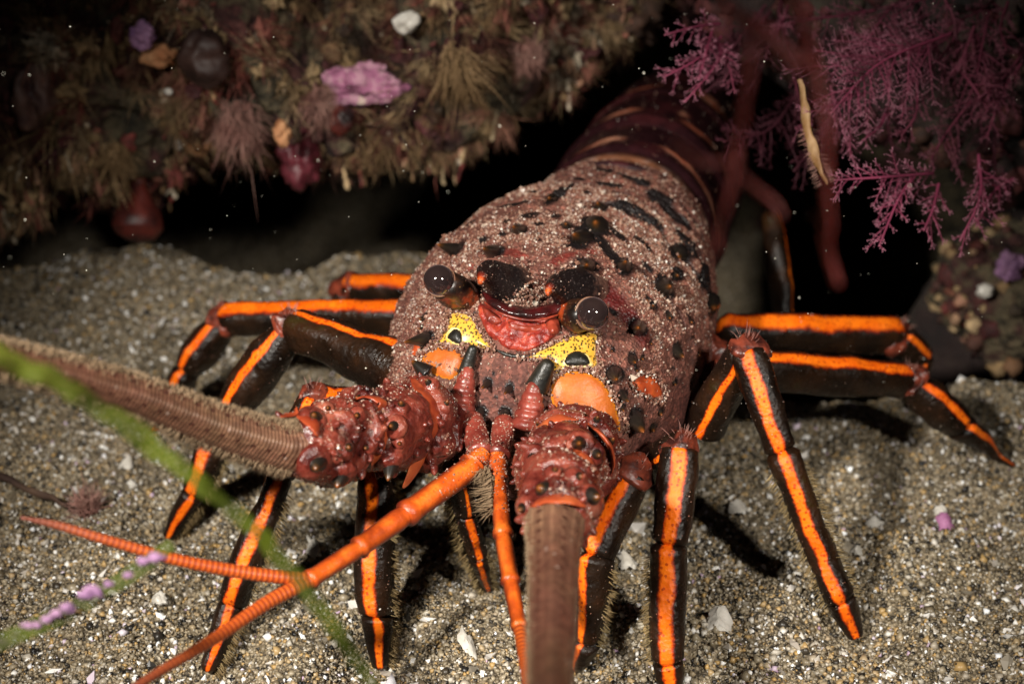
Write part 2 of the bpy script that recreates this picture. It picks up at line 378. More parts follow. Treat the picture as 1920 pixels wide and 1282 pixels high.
t.set('Base Color', t.mix(1.0, cc, t.ramp(t.noise(20, 6, .75), [(.34, .30), (.66, 1.6)]), 'MULTIPLY')); t.bump(t.noise(60, 4), .5, .01); M['growth'] = t.m
t = NT("coralline crust", .7)
cc = t.ramp(t.noise(11, 5, .7), [(.34, (.16, .05, .09)), (.45, (.38, .13, .24)), (.53, (.50, .28, .34)), (.58, (.34, .11, .22)), (.66, (.66, .56, .44))])
t.set('Base Color', cc); t.bump(t.noise(40, 5, .7), .8, .015); M['coralline'] = t.m
M['purple'] = simple("purple crust", (.16, .07, .18), (.40, .22, .36), 15, .7, .6)
M['squirt'] = simple("red sea squirt", (.010, .003, .003), (.10, .013, .008), 12, .5, .6, 30)
M['squirt2'] = simple("grey sea squirt", (.04, .016, .018), (.15, .085, .07), 14, .55, .7, 25)
M['maroon'] = simple("maroon sponge", (.05, .006, .010), (.13, .02, .03), 25, .5, .5, 40)
M['sponge'] = simple("orange sponge", (.34, .13, .05), (.48, .25, .12), 15, .8, .6, 40)
M['pinktuft'] = simple("pink tuft", (.24, .10, .08), (.36, .20, .16), 12, .7, 0)
M['tantuft'] = simple("tan tuft", (.16, .09, .035), (.30, .19, .09), 12, .7, 0)
M['shell'] = simple("white shell", (.40, .37, .32), (.72, .69, .63), 14, .35, .3, 40)
M['pinkshell'] = simple("pink pebble", (.20, .05, .14), (.45, .2, .36), 14, .5, .3, 40)
M['brownanem'] = simple("brown sac", (.014, .005, .004), (.05, .022, .016), 7, .6, .5, 20)
t = NT("purple seaweed", .6)
cc = t.ramp(t.noise(6, 3), [(.3, (.10, .011, .030)), (.7, (.26, .042, .092))])
t.set('Base Color', t.mix(t.ramp(t.attr("tip"), [(.6, 0.0), (1.0, .85)]), cc, (.46, .19, .26))); M['weed'] = t.m
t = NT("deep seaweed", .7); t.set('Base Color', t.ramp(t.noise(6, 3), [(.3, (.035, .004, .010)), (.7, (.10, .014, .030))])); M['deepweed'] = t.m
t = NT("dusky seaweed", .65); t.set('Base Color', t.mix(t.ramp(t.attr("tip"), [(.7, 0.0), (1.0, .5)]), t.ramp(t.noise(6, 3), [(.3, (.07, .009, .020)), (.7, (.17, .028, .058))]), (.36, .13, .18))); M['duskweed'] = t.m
t = NT("red seaweed", .5, Subsurface_Weight=.2, Subsurface_Scale=.03); t.set('Base Color', t.ramp(t.noise(5, 4), [(.3, (.17, .022, .018)), (.7, (.36, .085, .075))])); t.set('Alpha', .85); M['redweed'] = t.m
t = NT("seagrass", .65, Specular_IOR_Level=.15)
cc = t.ramp(t.noise(9, 4), [(.3, (.016, .022, .002)), (.7, (.10, .13, .008))])
t.set('Base Color', cc); t.set('Alpha', .5); t.bump(t.noise(30, 3), .3, .006); M['grass'] = t.m
M['ochre'] = simple("ochre blade", (.22, .11, .035), (.42, .27, .14), 14, .6, .5, 40)
M['twig'] = simple("dead twig", (.03, .014, .010), (.09, .05, .03), 10, .7, .4, 40)
M['snow'] = simple("drifting speck", (.5, .5, .42), (.75, .72, .6), 3, .6, 0)

# ------------------------------------------------------------------ sand
FEET = [(1600, 1180), (1262, 1290), (1086, 1240), (1893, 868), (712, 1240), (388, 1248), (318, 992), (912, 1100)]
FOOT = [G(*f) for f in FEET]
def sand_z(x, y):
    p = np.stack([x, y, np.zeros_like(x)], -1)
    z = .065 * fbm(p * 1.8, 3, 3) + .030 * fbm(p * 4.5, 3, 5) + .006 * fbm(p * 17, 2, 6)
    z = z + .30 * np.exp(-(((x + 1.55) / .62) ** 2 + ((y - 5.15) / .6) ** 2)) + .30 * np.exp(-(((x + .40) / .5) ** 2 + ((y - 5.5) / .5) ** 2))
    rr = sstep(.42, .85, x); edge = 4.22 + .05 * np.sin(x * 5)
    z = z - rr * 2.0 * sstep(edge, edge + .9, y) + .9 * sstep(6.6, 8.5, y) * rr
    z = z - (1 - rr) * .65 * sstep(4.8, 6.3, y)
    for f in FOOT:
        d = np.hypot(x - f[0], y - f[1]); z = z * (1 - np.exp(-(d / .25) ** 2) * .8) - .055 * np.exp(-(d / .11) ** 2) + .028 * np.exp(-((d - .19) / .07) ** 2)
    return z
def axis(lo, hi, step, far):
    a = np.arange(lo, hi, step); g = step; out = [hi]
    while out[-1] < far: g *= 1.22; out.append(out[-1] + g)
    lowr = [lo]; g = step
    while lowr[-1] > -far: g *= 1.22; lowr.append(lowr[-1] - g)
    return np.concatenate([lowr[:0:-1], a, out])
gx, gy = axis(-2.6, 2.6, .018, 60), axis(1.9, 6.6, .018, 60)
X, Y = np.meshgrid(gx, gy, indexing='ij'); Z = sand_z(X, Y)
nx, ny = len(gx), len(gy); idx = np.arange(nx * ny).reshape(nx, ny)
Fq = np.stack([idx[:-1, :-1], idx[1:, :-1], idx[1:, 1:], idx[:-1, 1:]], -1).reshape(-1, 4)
tag(MB().add(np.stack([X, Y, Z], -1).reshape(-1, 3), Fq).build("sand", M['sand']), "coarse grey sand sea bed under the lobster", "sand", kind='structure')
# loose grains lying on it
def scatter(n, dmin, dmax):
    d = dmin + (dmax - dmin) * RNG.random(n) ** 1.15
    y = d; x = RNG.uniform(-1, 1, n) * (y * .42 + .25)
    return x, y
gx_, gy_ = scatter(170000, 2.45, 5.9)
s_ = RNG.gamma(2.6, .00105, len(gx_)) + .0014
V, F = grains(np.stack([gx_, gy_, sand_z(gx_, gy_) + s_ * .4], -1), s_ * 1.25, .2)
tag(MB().add(V, F).build("sand_grains", M['grain'], smooth=True), "loose coarse grains covering the sand", "sand grains", kind='stuff')
gx_, gy_ = scatter(1900, 2.45, 5.6)
s_ = RNG.gamma(3, .0022, len(gx_)) + .004
V, F = grains(np.stack([gx_, gy_, sand_z(gx_, gy_) + s_ * .3], -1), s_, flat=.4)
t = NT("shell grit", .4); t.set('Base Color', t.ramp(t.island(), [(0, (.02, .02, .02)), (.2, (.3, .26, .2)), (.4, (.55, .5, .44)), (.7, (.8, .78, .75)), (.93, (.9, .89, .87)), (1, (.5, .33, .5))])); M['grit'] = t.m
tag(MB().add(V, F).build("shell_grit", M['grit'], smooth=False), "white and grey shell grit mixed in the sand", "shell grit", kind='stuff')
def fragment(px, py, rx, ry, mat, label, cat, rot=0., seed=0):
    c = G(px, py); d = dz(px, py); c[2] = sand_z(np.array([c[0]]), np.array([c[1]]))[0] + .012
    V, F = ICO[3]; V = V * (1 + .55 * fbm(V * 1.9 + seed * 3.1, 3, seed))[:, None]
    V = V * np.array([rx / FPX * d * .85, ry / FPX * d * 1.3, .007]); q = math.radians(rot)
    V[:, 2] += .35 * V[:, 1] + .015 * np.cos(V[:, 0] * 60)
    V = V @ np.array([[math.cos(q), -math.sin(q), 0], [math.sin(q), math.cos(q), 0], [0, 0, 1]]).T
    tag(MB().add(V + c, F).build("shell_fragment" if cat == "shell" else "pebble", mat, smooth=False), label, cat, "shell bits on the sand")
fragment(877, 1246, 14, 22, M['shell'], "long white shell chip on the sand left of the downward antennule near bottom edge", "shell", 20, 1)
fragment(1345, 1197, 26, 17, M['shell'], "broad pale fan shaped shell piece on the sand right of the striped front leg", "shell", -10, 2)
fragment(299, 1128, 15, 10, M['shell'], "small white shell chip on the sand beside the lower antennule whip", "shell", 15, 3)
fragment(1772, 980, 17, 12, M['pinkshell'], "pinkish purple pebble on the sand right of the tallest leg", "pebble", 0, 4)
fragment(1765, 955, 11, 7, M['shell'], "tiny white shell chip just behind the pink purple pebble", "shell", 0, 5)
fragment(1384, 967, 20, 12, M['shell'], "grey white shell flake on the sand left of the tall right leg", "shell", 30, 6)
fragment(1640, 972, 13, 10, M['shell'], "round white shell bit on the sand just right of the tallest leg", "shell", 0, 7)
fragment(237, 862, 13, 9, M['shell'], "white shell chip on the sand just below the ringed antenna at the left", "shell", 0, 8)
fragment(250, 918, 10, 8, M['shell'], "white shell chip on the sand between fuzzy tuft and leg tip", "shell", 40, 9)
fragment(1175, 1068, 18, 12, M['shell'], "ragged white shell piece on the sand between the two front right legs", "shell", 20, 10)
fragment(1605, 1035, 10, 6, M['shell'], "slim white shell chip lying in the shadow behind the tall right leg's foot", "shell", -20, 11)
fragment(590, 1048, 14, 18, M['shell'], "cream speckled shell piece on the sand above the upper antennule fork", "shell", 30, 12)

# ------------------------------------------------------------------ lobster
LOB = empty("spiny_lobster", (.1, 3.7, 0))
tag(LOB, "red brown spiny lobster with orange striped legs on the sand, facing us from a crevice", "lobster")
YAW, ROLL = math.radians(15.5), math.radians(7)
AX = np.array([math.sin(YAW), math.cos(YAW), 0.0])           # towards the tail
R0 = np.array([math.cos(YAW), -math.sin(YAW), 0.0]); U0 = np.array([0, 0, 1.0])
RR = R0 * math.cos(ROLL) - U0 * math.sin(ROLL); UU = U0 * math.cos(ROLL) + R0 * math.sin(ROLL)
O0 = np.array([-.035, 3.13, .49])
def body(s, r, u): return O0 + R0 * (.045 * np.clip(np.asarray(s), 0, 1) ** 2)[..., None] + AX * np.asarray(s)[..., None] + RR * np.asarray(r)[..., None] + UU * np.asarray(u)[..., None]
SEC = np.array([  # s, half width, upper height, lower height
    (0.10, .335, .300, .22), (.20, .385, .335, .25), (.35, .425, .365, .28), (.55, .445, .38, .30), (.80, .412, .38, .30), (1.0, .365, .365, .28), (1.20, .310, .345, .26)])
def sec(s): return [np.interp(s, SEC[:, 0], SEC[:, k]) for k in (1, 2, 3)]
NS, NC, NA = 150, 70, 300
ss = np.concatenate([np.linspace(1.2, .1, NS), .1 - .15 * np.sin(np.linspace(0, 1, NC + 1)[1:] * math.pi / 2)])
sc_ = np.concatenate([np.ones(NS), np.clip(np.cos(np.linspace(0, 1, NC + 1)[1:] * math.pi / 2), .0, 1) ** .62])
th = np.linspace(-math.pi, math.pi, NA, endpoint=False)       # 0 is the top
hw, hu, hl = sec(np.maximum(ss, .1))
# smooth the section table
ker = np.ones(25) / 25
def sm(a): return np.convolve(np.pad(a, 12, mode='edge'), ker, 'valid')
hw, hu, hl = sm(hw) * sc_, sm(hu) * sc_, sm(hl) * sc_
ct, st = np.cos(th), np.sin(th); q = 2.25
kk = (np.abs(ct) ** q + np.abs(st) ** q) ** (-1 / q)
rr = hw[:, None] * (st * kk)[None]; uu = np.where(ct > 0, hu[:, None], hl[:, None]) * (ct * kk)[None]
S = ss[:, None] + np.zeros_like(rr)
S = S + .10 * sstep(.0, .35, uu) * sstep(.6, -.05, S)         # brow leans back
Vc = body(S, rr, uu)
up_ = sstep(-.1, .25, uu)
Vn = nrm(np.stack([st * kk, np.zeros_like(st), ct * kk], -1))
nrmw = RR * Vn[:, 0:1] + UU * Vn[:, 2:3]
# transverse grooves, more marked to the rear; cervical groove
groove = np.zeros_like(S)
for gs, dp, wd_ in ((1.165, .008, .009), (1.125, .009, .008), (1.08, .010, .010), (1.03, .010, .010), (.98, .011, .011), (.92, .011, .011), (.86, .010, .012), (.805, .010, .010), (.745, .017, .020), (.68, .009, .010), (.60, .006, .012), (.48, .007, .015)):
    gg = gs - .10 * (rr / .4) ** 2 + .02 * fbm(np.stack([rr * 5, S * 0 + gs * 9, S * 0], -1), 2, 4)
    groove += dp * np.exp(-((S - gg) / wd_) ** 2)
disp = -groove + .010 * fbm(Vc * 9, 3, 11) + .004 * fbm(Vc * 34, 3, 12)
capm = np.concatenate([np.ones(NS), np.linspace(1, .3, NC)])[:, None]
Vc = Vc + nrmw[None] * (disp * capm)[:, :, None]
nr = len(ss); Vc = Vc.reshape(-1, 3)
i = np.arange(nr - 1)[:, None] * NA; j = np.arange(NA)[None]; j2 = (j + 1) % NA
Fc = np.stack([i + j, i + j2, i + NA + j2, i + NA + j], -1).reshape(-1, 4)
rear = len(Vc); Vc = np.vstack([Vc, body(np.array([1.2, ss[-1] - .002]), np.zeros(2), np.zeros(2))])
j = np.arange(NA); j2 = (j + 1) % NA
Ft = [np.stack([j2, j, np.full(NA, rear)], -1), np.stack([(nr - 1) * NA + j, (nr - 1) * NA + j2, np.full(NA, rear + 1)], -1)]
BV = BVHTree.FromPolygons([Vector(v) for v in Vc], [list(f) for f in Fc] + [list(f) for g in Ft for f in g])
def hit(px, py, bv=None):
    d = nrm(ray(px, py)); h = (bv or BV).ray_cast(Vector(CAM), Vector(d))
    if h[0] is None: return None, None
    n = np.array(h[1]); n = -n if n @ d > 0 else n
    return np.array(h[0]), nrm(n)
# pigment of the shell (its own pattern): dusted rose brown, dark red bands, black spots
pc = Vc; f1, f2 = fbm(pc * 5, 4, 21), fbm(pc * 17, 3, 22)
Scol = np.concatenate([S.ravel(), [1.2, 0]]); rcol = np.concatenate([rr.ravel(), [0, 0]]); ucol = np.concatenate([uu.ravel(), [0, 0]])
dust_ = np.clip(sstep(-.15, .22, ucol) * .75 + .35 * f1 + .2 * f2, 0, 1)[:, None]
C = (1 - dust_) * np.array([.085, .024, .018]) + dust_ * np.array([.18, .068, .046])
wet = np.zeros(len(pc))
def paint(mask, rgb, wt=0.0):
    global C, wet
    C = C * (1 - mask[:, None]) + np.array(rgb) * mask[:, None]; wet = wet * (1 - mask) + wt * mask
gr = np.concatenate([groove.ravel(), [0, 0]]); paint(np.clip(gr / .010, 0, 1) * sstep(.0, .22, fbm(pc * np.array([9, 9, 9]), 2, 88) + .06) * sstep(.1, .3, ucol), (.012, .006, .006), .8)
def band(pts, wpx, rgb, k=.8):
    for (a, b) in zip(pts[:-1], pts[1:]):
        ha, hb = hit(*a)[0], hit(*b)[0]
        if ha is None or hb is None: continue
        ab = hb - ha; tt = np.clip(((pc - ha) @ ab) / (ab @ ab), 0, 1); d = np.linalg.norm(pc - ha - tt[:, None] * ab, axis=1)
        wv = wpx / FPX * 3.6
        paint(sstep(wv * 1.15, wv * .55, d + .012 * f2) * k, rgb, .6)
band([(1115, 520), (1150, 560), (1185, 600), (1213, 640)], 26, (.075, .006, .006))
band([(880, 505), (925, 470), (985, 480)], 9, (.13, .012, .008), .7)
band([(1040, 490), (1110, 470)], 10, (.16, .014, .010), .7)
band([(820, 520), (870, 490)], 9, (.09, .014, .012), .6)
SPOTS = [  # px, py, width px, height px, tilt deg, spine height (0 = flat mark)
 (1102,299,18,6,0,0),(1062,315,62,9,-8,0),(1172,310,22,7,15,0),(1005,335,34,7,-22,0),(1077,334,34,6,0,0),(1181,333,62,11,24,0),(1238,370,48,12,38,0),
 (1141,348,42,8,18,0),(1053,355,62,13,-10,0),(1035,371,26,20,-10,.03),(965,383,44,13,-20,0),(1126,388,30,20,5,.03),(1192,402,104,15,36,0),(994,403,34,11,-12,0),
 (1064,421,24,14,0,.02),(974,430,32,24,0,.05),(1119,423,50,20,30,.03),(1092,447,46,26,0,.05),(925,470,40,24,-5,.05),(855,466,32,16,-30,.05),(905,450,24,10,-30,0),
 (1139,466,80,15,52,0),(1170,498,36,24,25,.05),(1102,497,52,30,5,.055),(1288,447,46,16,48,0),(1272,478,44,18,52,.02),(1268,514,24,16,50,.02),(1247,537,52,26,58,.05),
 (1277,414,42,13,45,0),(880,420,26,9,-35,0),(1197,612,42,28,30,.045),(1270,656,30,18,80,.03),(1153,700,38,34,0,.05),(1169,737,18,20,0,.035),(1168,760,15,14,0,.02),
 (1192,786,36,44,-15,.05),(1187,671,18,22,0,.03),(1149,654,8,10,0,.012),(1195,690,8,9,0,.01),(1206,668,9,14,0,.012),(797,633,36,26,-10,.06),(794,595,9,10,0,.012),(791,612,8,7,0,.01),
 (1335,570,44,18,80,.02),(1318,520,46,16,66,0),(1300,470,30,12,60,0),(1296,600,12,9,80,.01),(1300,630,9,8,80,0),(1255,590,26,12,60,.02),(1310,660,12,8,80,.01),(1225,572,24,10,55,.02),
 (1266,715,10,12,0,.012),(1240,770,12,14,0,.012),(1262,690,8,8,0,0),(1222,640,10,10,0,.01),(1215,560,18,9,50,.01),(1150,585,22,10,50,0),(1135,600,10,8,0,0),(1008,448,14,8,0,0),(1010,420,20,7,0,0),
 (1040,405,20,7,0,0),(950,415,18,7,-20,0),(1065,460,14,7,0,0),(1205,455,44,10,45,0),(1215,500,30,10,50,0),(1232,420,30,9,40,0),(1160,440,34,8,40,0),(1100,360,20,6,10,0),(1135,320,20,5,10,0),
 (1205,345,26,7,30,0),(1250,395,30,8,45,0),(1020,310,30,5,-15,0),(1000,360,24,6,-20,0),(940,440,16,7,-30,0),(1195,720,9,9,0,.01),(1225,800,14,16,0,.012),(1216,835,9,9,0,0),
 (915,716,18,20,0,.03),(956,726,17,20,0,.03),(900,771,34,24,0,.03),(947,774,26,28,0,.03),(930,745,8,8,0,0),(925,700,7,7,0,0),(890,740,7,6,0,0)]
SPINES = []
for (px, py, wx, hy, tl, sh) in SPOTS:
    h, n = hit(px, py)
    if h is None: continue
    d = np.linalg.norm(h - CAM); q = math.radians(tl)
    h2 = hit(px + 6 * math.cos(q), py + 6 * math.sin(q))[0]
    if h2 is None: continue
    e1 = nrm((h2 - h) - n * ((h2 - h) @ n)); e2 = np.cross(n, e1)
    h3 = hit(px - 4 * math.sin(q), py + 4 * math.cos(q))[0]
    sy = np.linalg.norm(h3 - h) / 4 if h3 is not None else d / FPX
    a, b = wx * .56 * max(np.linalg.norm(h2 - h) / 6, d / FPX), hy * .58 * min(sy, 4.2 * d / FPX)
    v = pc - h; rad = np.sqrt(((v @ e1) / a) ** 2 + ((v @ e2) / b) ** 2 + ((v @ n) / .06) ** 2)
    paint(sstep(1.12, .85, rad + .12 * f2), (.010, .007, .007), .75)
    if sh > 0: SPINES.append((h, n, e1, e2, a, b, sh))
rs = np.random.default_rng(5)
for k in range(200):
    vv = pc[rs.integers(0, len(pc) - 2)]; rad = np.linalg.norm(pc - vv, axis=1) / rs.uniform(.004, .010)
    if vv[2] > .3: paint(sstep(1.1, .8, rad) * .85, (.012, .007, .007), .4)
CAR = MB().add(Vc, [Fc] + Ft, c=C, wet=wet).build("carapace", M['carapace'], LOB)
# spines of the carapace, leaning forward
for (h, n, e1, e2, a, b, sh) in SPINES:
    dirn = nrm(n * .62 - AX * .8); tt = np.linspace(0, 1, 9)
    Pn = h - n * .010 + (dirn[None] * (tt[:, None] * (sh * 1.9 + .010))); w_ = min(a, max(b, .006)) * .85
    R = w_ * (1 - tt) ** .85 + .0010
    V, F, A = tube(Pn, R, 10, ref=e1, flat=min(1.0, max(b, .006) / max(a, 1e-4) + .25))
    MB().add(V, F, tip=np.append(np.repeat(tt, 10), [0, 1])).build("spine", M['spine'], CAR)

# conforming shell patches on the head (real raised plates)
def patch(name, poly, mat, h=.012, step=3.0, parent=None, sink=.01, rimw=8, bulge=1.0, smoothp=True, bv=None, rnd=0):
    pl = closed(poly, 6) if smoothp else np.asarray(poly, float)
    mn, mx = pl.min(0), pl.max(0)
    gxx, gyy = np.meshgrid(np.arange(mn[0], mx[0], step), np.arange(mn[1], mx[1], step)); g = np.stack([gxx.ravel(), gyy.ravel()], -1)
    a, b = pl, np.roll(pl, -1, 0)
    cr = ((a[None, :, 1] > g[:, None, 1]) != (b[None, :, 1] > g[:, None, 1])) & (g[:, None, 0] < (b - a)[None, :, 0] * (g[:, None, 1] - a[None, :, 1]) / ((b - a)[None, :, 1] + 1e-9) + a[None, :, 0])
    g = g[cr.sum(1) % 2 == 1]
    def bd(p):
        ab = (b - a)[None]; t_ = np.clip(((p[:, None] - a[None]) * ab).sum(-1) / ((ab ** 2).sum(-1) + 1e-9), 0, 1)
        return np.linalg.norm(p[:, None] - a[None] - t_[..., None] * ab, axis=-1).min(1)
    g = g[bd(g) > step * .6]
    pts = np.vstack([pl, g]); n0 = len(pl)
    r = delaunay_2d_cdt([Vector(p) for p in pts], [(k, (k + 1) % n0) for k in range(n0)], [], 1, 1e-4)
    p2 = np.array([v[:] for v in r[0]]); F = np.array([list(f) for f in r[2] if len(f) == 3])
    dist = bd(p2); mxd = dist.max()
    prof = np.sqrt(np.clip(1 - (1 - np.clip(dist / (mxd * bulge), 0, 1)) ** 2, 0, 1))
    V = []; last = None
    for k, p in enumerate(p2):
        hh, n = hit(p[0], p[1], bv)
        if hh is None:
            if last is None: hh, n = P(p[0], p[1], 3.5), -nrm(FW)
            else: hh, n = P(p[0], p[1], (last - CAM) @ FW), -nrm(FW)
        last = hh
        V.append(hh + (-nrm(ray(*p))) * (h * prof[k] - sink * (1 - prof[k]) ** 3) )
    V = np.array(V)
    if rnd: V = V + FW * (rnd * fbm(V * 30, 3, 8))[:, None]
    e1 = V[F[:, 1]] - V[F[:, 0]]; e2 = V[F[:, 2]] - V[F[:, 0]]
    flip = (np.cross(e1, e2) @ FW) > 0; F[flip] = F[flip][:, ::-1]
    return MB().add(V, F, rim=1 - sstep(rimw * .4, rimw, dist)).build(name, mat, parent if parent is not None else LOB)

# yellow speckled cheeks with a black patch, orange membranes
YL = patch("cheek", [(846,586),(880,590),(905,625),(925,655),(900,655),(872,650),(845,655),(815,650),(790,662),(822,632),(838,612)], M['yellow'], .010, rimw=5)
YR = patch("cheek", [(1116,622),(1119,655),(1121,692),(1105,690),(1070,692),(1040,705),(1028,700),(1034,680),(1002,674),(975,672),(1025,650),(1060,632)], M['yellow'], .010, rimw=5)
M['cream'] = simple("cream skin", (.62, .44, .10), (.85, .80, .45), 22, .4, .2, 60)
def grow(pl, k): q = np.asarray(pl, float); m_ = q.mean(0); return [tuple(m_ + (p - m_) * k) for p in q]
CK1 = [(836,632),(848,615),(864,617),(869,634),(864,648),(846,642)]; CK2 = [(1055,677),(1066,660),(1085,655),(1102,664),(1108,684),(1080,689),(1062,687)]
patch("cheek_rim", grow(CK1, 1.28), M['cream'], .013, 3, YL); patch("cheek_rim", grow(CK2, 1.22), M['cream'], .013, 3, YR)
patch("cheek_patch", [(836,632),(848,615),(864,617),(869,634),(864,648),(846,642)], M['blackspot'], .020, 3, YL)
patch("cheek_patch", [(1055,677),(1066,660),(1085,655),(1102,664),(1108,684),(1080,689),(1062,687)], M['blackspot'], .020, 3, YR)
LENL = patch("membrane", [(788,675),(806,655),(833,646),(862,654),(872,672),(866,694),(850,712),(832,712),(806,700)], M['lens'], .011, rimw=6)
LENR = patch("membrane", [(1030,738),(1036,712),(1056,697),(1090,694),(1125,708),(1148,740),(1160,772),(1165,806),(1148,812),(1120,800),(1085,785),(1055,775),(1036,762)], M['lens'], .012, rimw=7)
patch("shell_patch", [(1180,715),(1192,702),(1212,700),(1232,712),(1243,735),(1238,752),(1215,746),(1192,735)], M['redpatch'], .008)
patch("shell_patch", [(780,640),(795,650),(800,662),(784,672),(770,662)], M['redpatch'], .008)
# red plate between the eyestalks: upper band, lower lip, dark mouth edge
FP = patch("face_plate", [(893,575),(905,562),(935,575),(985,588),(1040,585),(1048,612),(1042,632),(1015,650),(985,661),(950,656),(925,640),(905,612)], M['face'], .020, bulge=.7, rnd=.012)
def ridge(pts, r, mat, name, parent, off=.012, n=8, ends=.35, seg=10, tipv=None):
    W = []
    for p in pts:
        h, nn = hit(p[0], p[1]); o_ = p[2] if len(p) > 2 else off
        W.append((h if h is not None else P(p[0], p[1], 3.5)) - nrm(ray(p[0], p[1])) * o_)
    W = crom(W, n); tt = np.linspace(0, 1, len(W)); R = r * (ends + (1 - ends) * np.sin(tt * math.pi) ** .5)
    V, F, A = tube(W, R, seg); return MB().add(V, F, **A).build(name, mat, parent)
for q_, m_, h_ in (([(902,572),(930,584),(945,603),(930,612),(912,603)], 'plate2', .030), ([(1022,596),(1050,596),(1050,622),(1034,630),(1022,616)], 'plate2', .032), ([(950,598),(985,606),(1018,606),(1014,622),(984,626),(955,618)], 'plate2', .024)):
    patch("brow_plate", q_, M[m_], h_, 2.5, FP, .014, bulge=.9, rnd=.010)
patch("mouth_edge", [(925,652),(955,660),(985,664),(1008,658),(1000,668),(975,673),(945,668)], M['blackspot'], .010, 2.5, FP)
# the two horns and the dark rim joining them
def horn(pts, R):
    W = crom([P(*p) for p in pts], 8); tt = np.linspace(0, 1, len(W)); Rr = np.interp(tt, np.linspace(0, 1, len(R)), R)
    V, F, A = tube(W, Rr, 20, flat=.86); V = V + .006 * np.stack([fbm(V * 14, 3, 1), fbm(V * 14, 3, 2), fbm(V * 14, 3, 3)], -1); MB().add(V, F, tip=np.append(np.repeat(tt, 20), [0, 1])).build("horn", M['horn'], LOB)
hb = lambda x, y: (hit(x, y)[0] - CAM) @ FW
d0 = hb(940, 545); horn([(968,545,d0+.06),(942,530,d0-.03),(916,514,d0-.10),(904,515,d0-.145),(898,530,d0-.17)], [.068,.054,.034,.020,.006])
d1 = hb(1070, 560); horn([(1098,556,d1+.06),(1072,546,d1-.03),(1044,538,d1-.10),(1031,539,d1-.145),(1025,553,d1-.17)], [.072,.056,.036,.020,.006])
RIM = patch("rostral_rim", [(900,540),(925,552),(955,568),(990,574),(1030,568),(1062,556),(1066,574),(1048,590),(1015,598),(980,598),(940,588),(912,570)], M['rim'], .045, rimw=4, bulge=.8, rnd=.01)
ridge([(908,566,.035),(935,586,.045),(980,599,.045),(1015,599,.045),(1046,590,.04)], .0035, M['plate2'], "rim_edge", RIM, .04, ends=.5)

# eyes on stalks
def eye(c, stalk0, r, dd, aim):
    ds = hb(*stalk0); a, b = P(*stalk0, ds + .02), P(*c, ds - dd)
    ax = nrm(b - a); Ln = np.linalg.norm(b - a)
    W = np.array([a + ax * t_ * Ln for t_ in np.linspace(0, .98, 12)]); R = np.interp(np.linspace(0, 1, 12), [0, .3, .62, .85, 1], [.036, .039, .043, .044, .036])
    V, F, A = tube(W, R, 20, rfun=lambda L, q_: 1 + .10 * np.sin(q_ * 2 + L * 40) + .05 * np.sin(q_ * 5)); es = MB().add(V, F, **A).build("eyestalk", M['stalk'], LOB)
    V, F = ICO[5]; out = nrm(ax * .55 + nrm(aim) * .6)
    cen = b + out * .010
    MB().add(cen + V * r, F).build("eyeball", M['eye'], es)
    u_ = nrm(np.cross(out, [0, 0, 1.])); v_ = np.cross(out, u_); qa = np.linspace(0, 2 * math.pi, 33)
    W = cen - out * r * .30 + (u_ * np.cos(qa)[:, None] + v_ * np.sin(qa)[:, None]) * r * .985
    V, F, A = tube(W, .0030, 8, ref=np.broadcast_to(out, (33, 3)), cap=False); MB().add(V, F, **A).build("eye_rim", M['eyerim'], es)
eye((826,527), (884,566), .0385, .085, CAM - np.array([-.35, 3.2, .8]) + np.array([-1.2, 0, .3]))
eye((1108,588), (1056,596), .0405, .085, CAM - np.array([.2, 3.2, .8]) + np.array([1.0, 0, 0]))

# dark blades and ribbed pegs beside the middle plate
def cone(p0, p1, r0, mat, name, parent, r1=.003, flat=1.0, ribs=0, n=16, pw=.7, ref=None):
    W = np.array([p0 + (p1 - p0) * t_ for t_ in np.linspace(0, 1, n * (3 if ribs else 1))]); tt = np.linspace(0, 1, len(W))
    R = (r0 - r1) * (1 - tt) ** pw + r1
    if ribs: R = R * (1 + .13 * np.abs(np.sin(tt * math.pi * ribs)))
    V, F, A = tube(W, R, 16, flat=flat, ref=ref); return MB().add(V, F, tip=np.append(np.repeat(tt, 16), [0, 1]), **A).build(name, mat, parent)
def on(px, py, off=0.): h, n = hit(px, py); return h - nrm(ray(px, py)) * off
cone(on(872, 702, .015), on(888, 648, .045), .020, M['blackspot'], "antennal_spine", LOB, .008, pw=.5)
cone(on(1006, 728, .015), on(1030, 676, .045), .030, M['blackspot'], "antennal_spine", LOB, .012, pw=.5)
cone(on(862, 772, .03), on(879, 688, .035), .036, M['peg'], "ribbed_peg", LOB, .009, ribs=5)
cone(on(990, 802, .03), on(1002, 716, .035), .041, M['peg'], "ribbed_peg", LOB, .010, ribs=5)
cone(on(800, 700, .03), on(772, 676, .06), .026, M['spine'], "antennal_spine", LOB, .002, pw=.8)

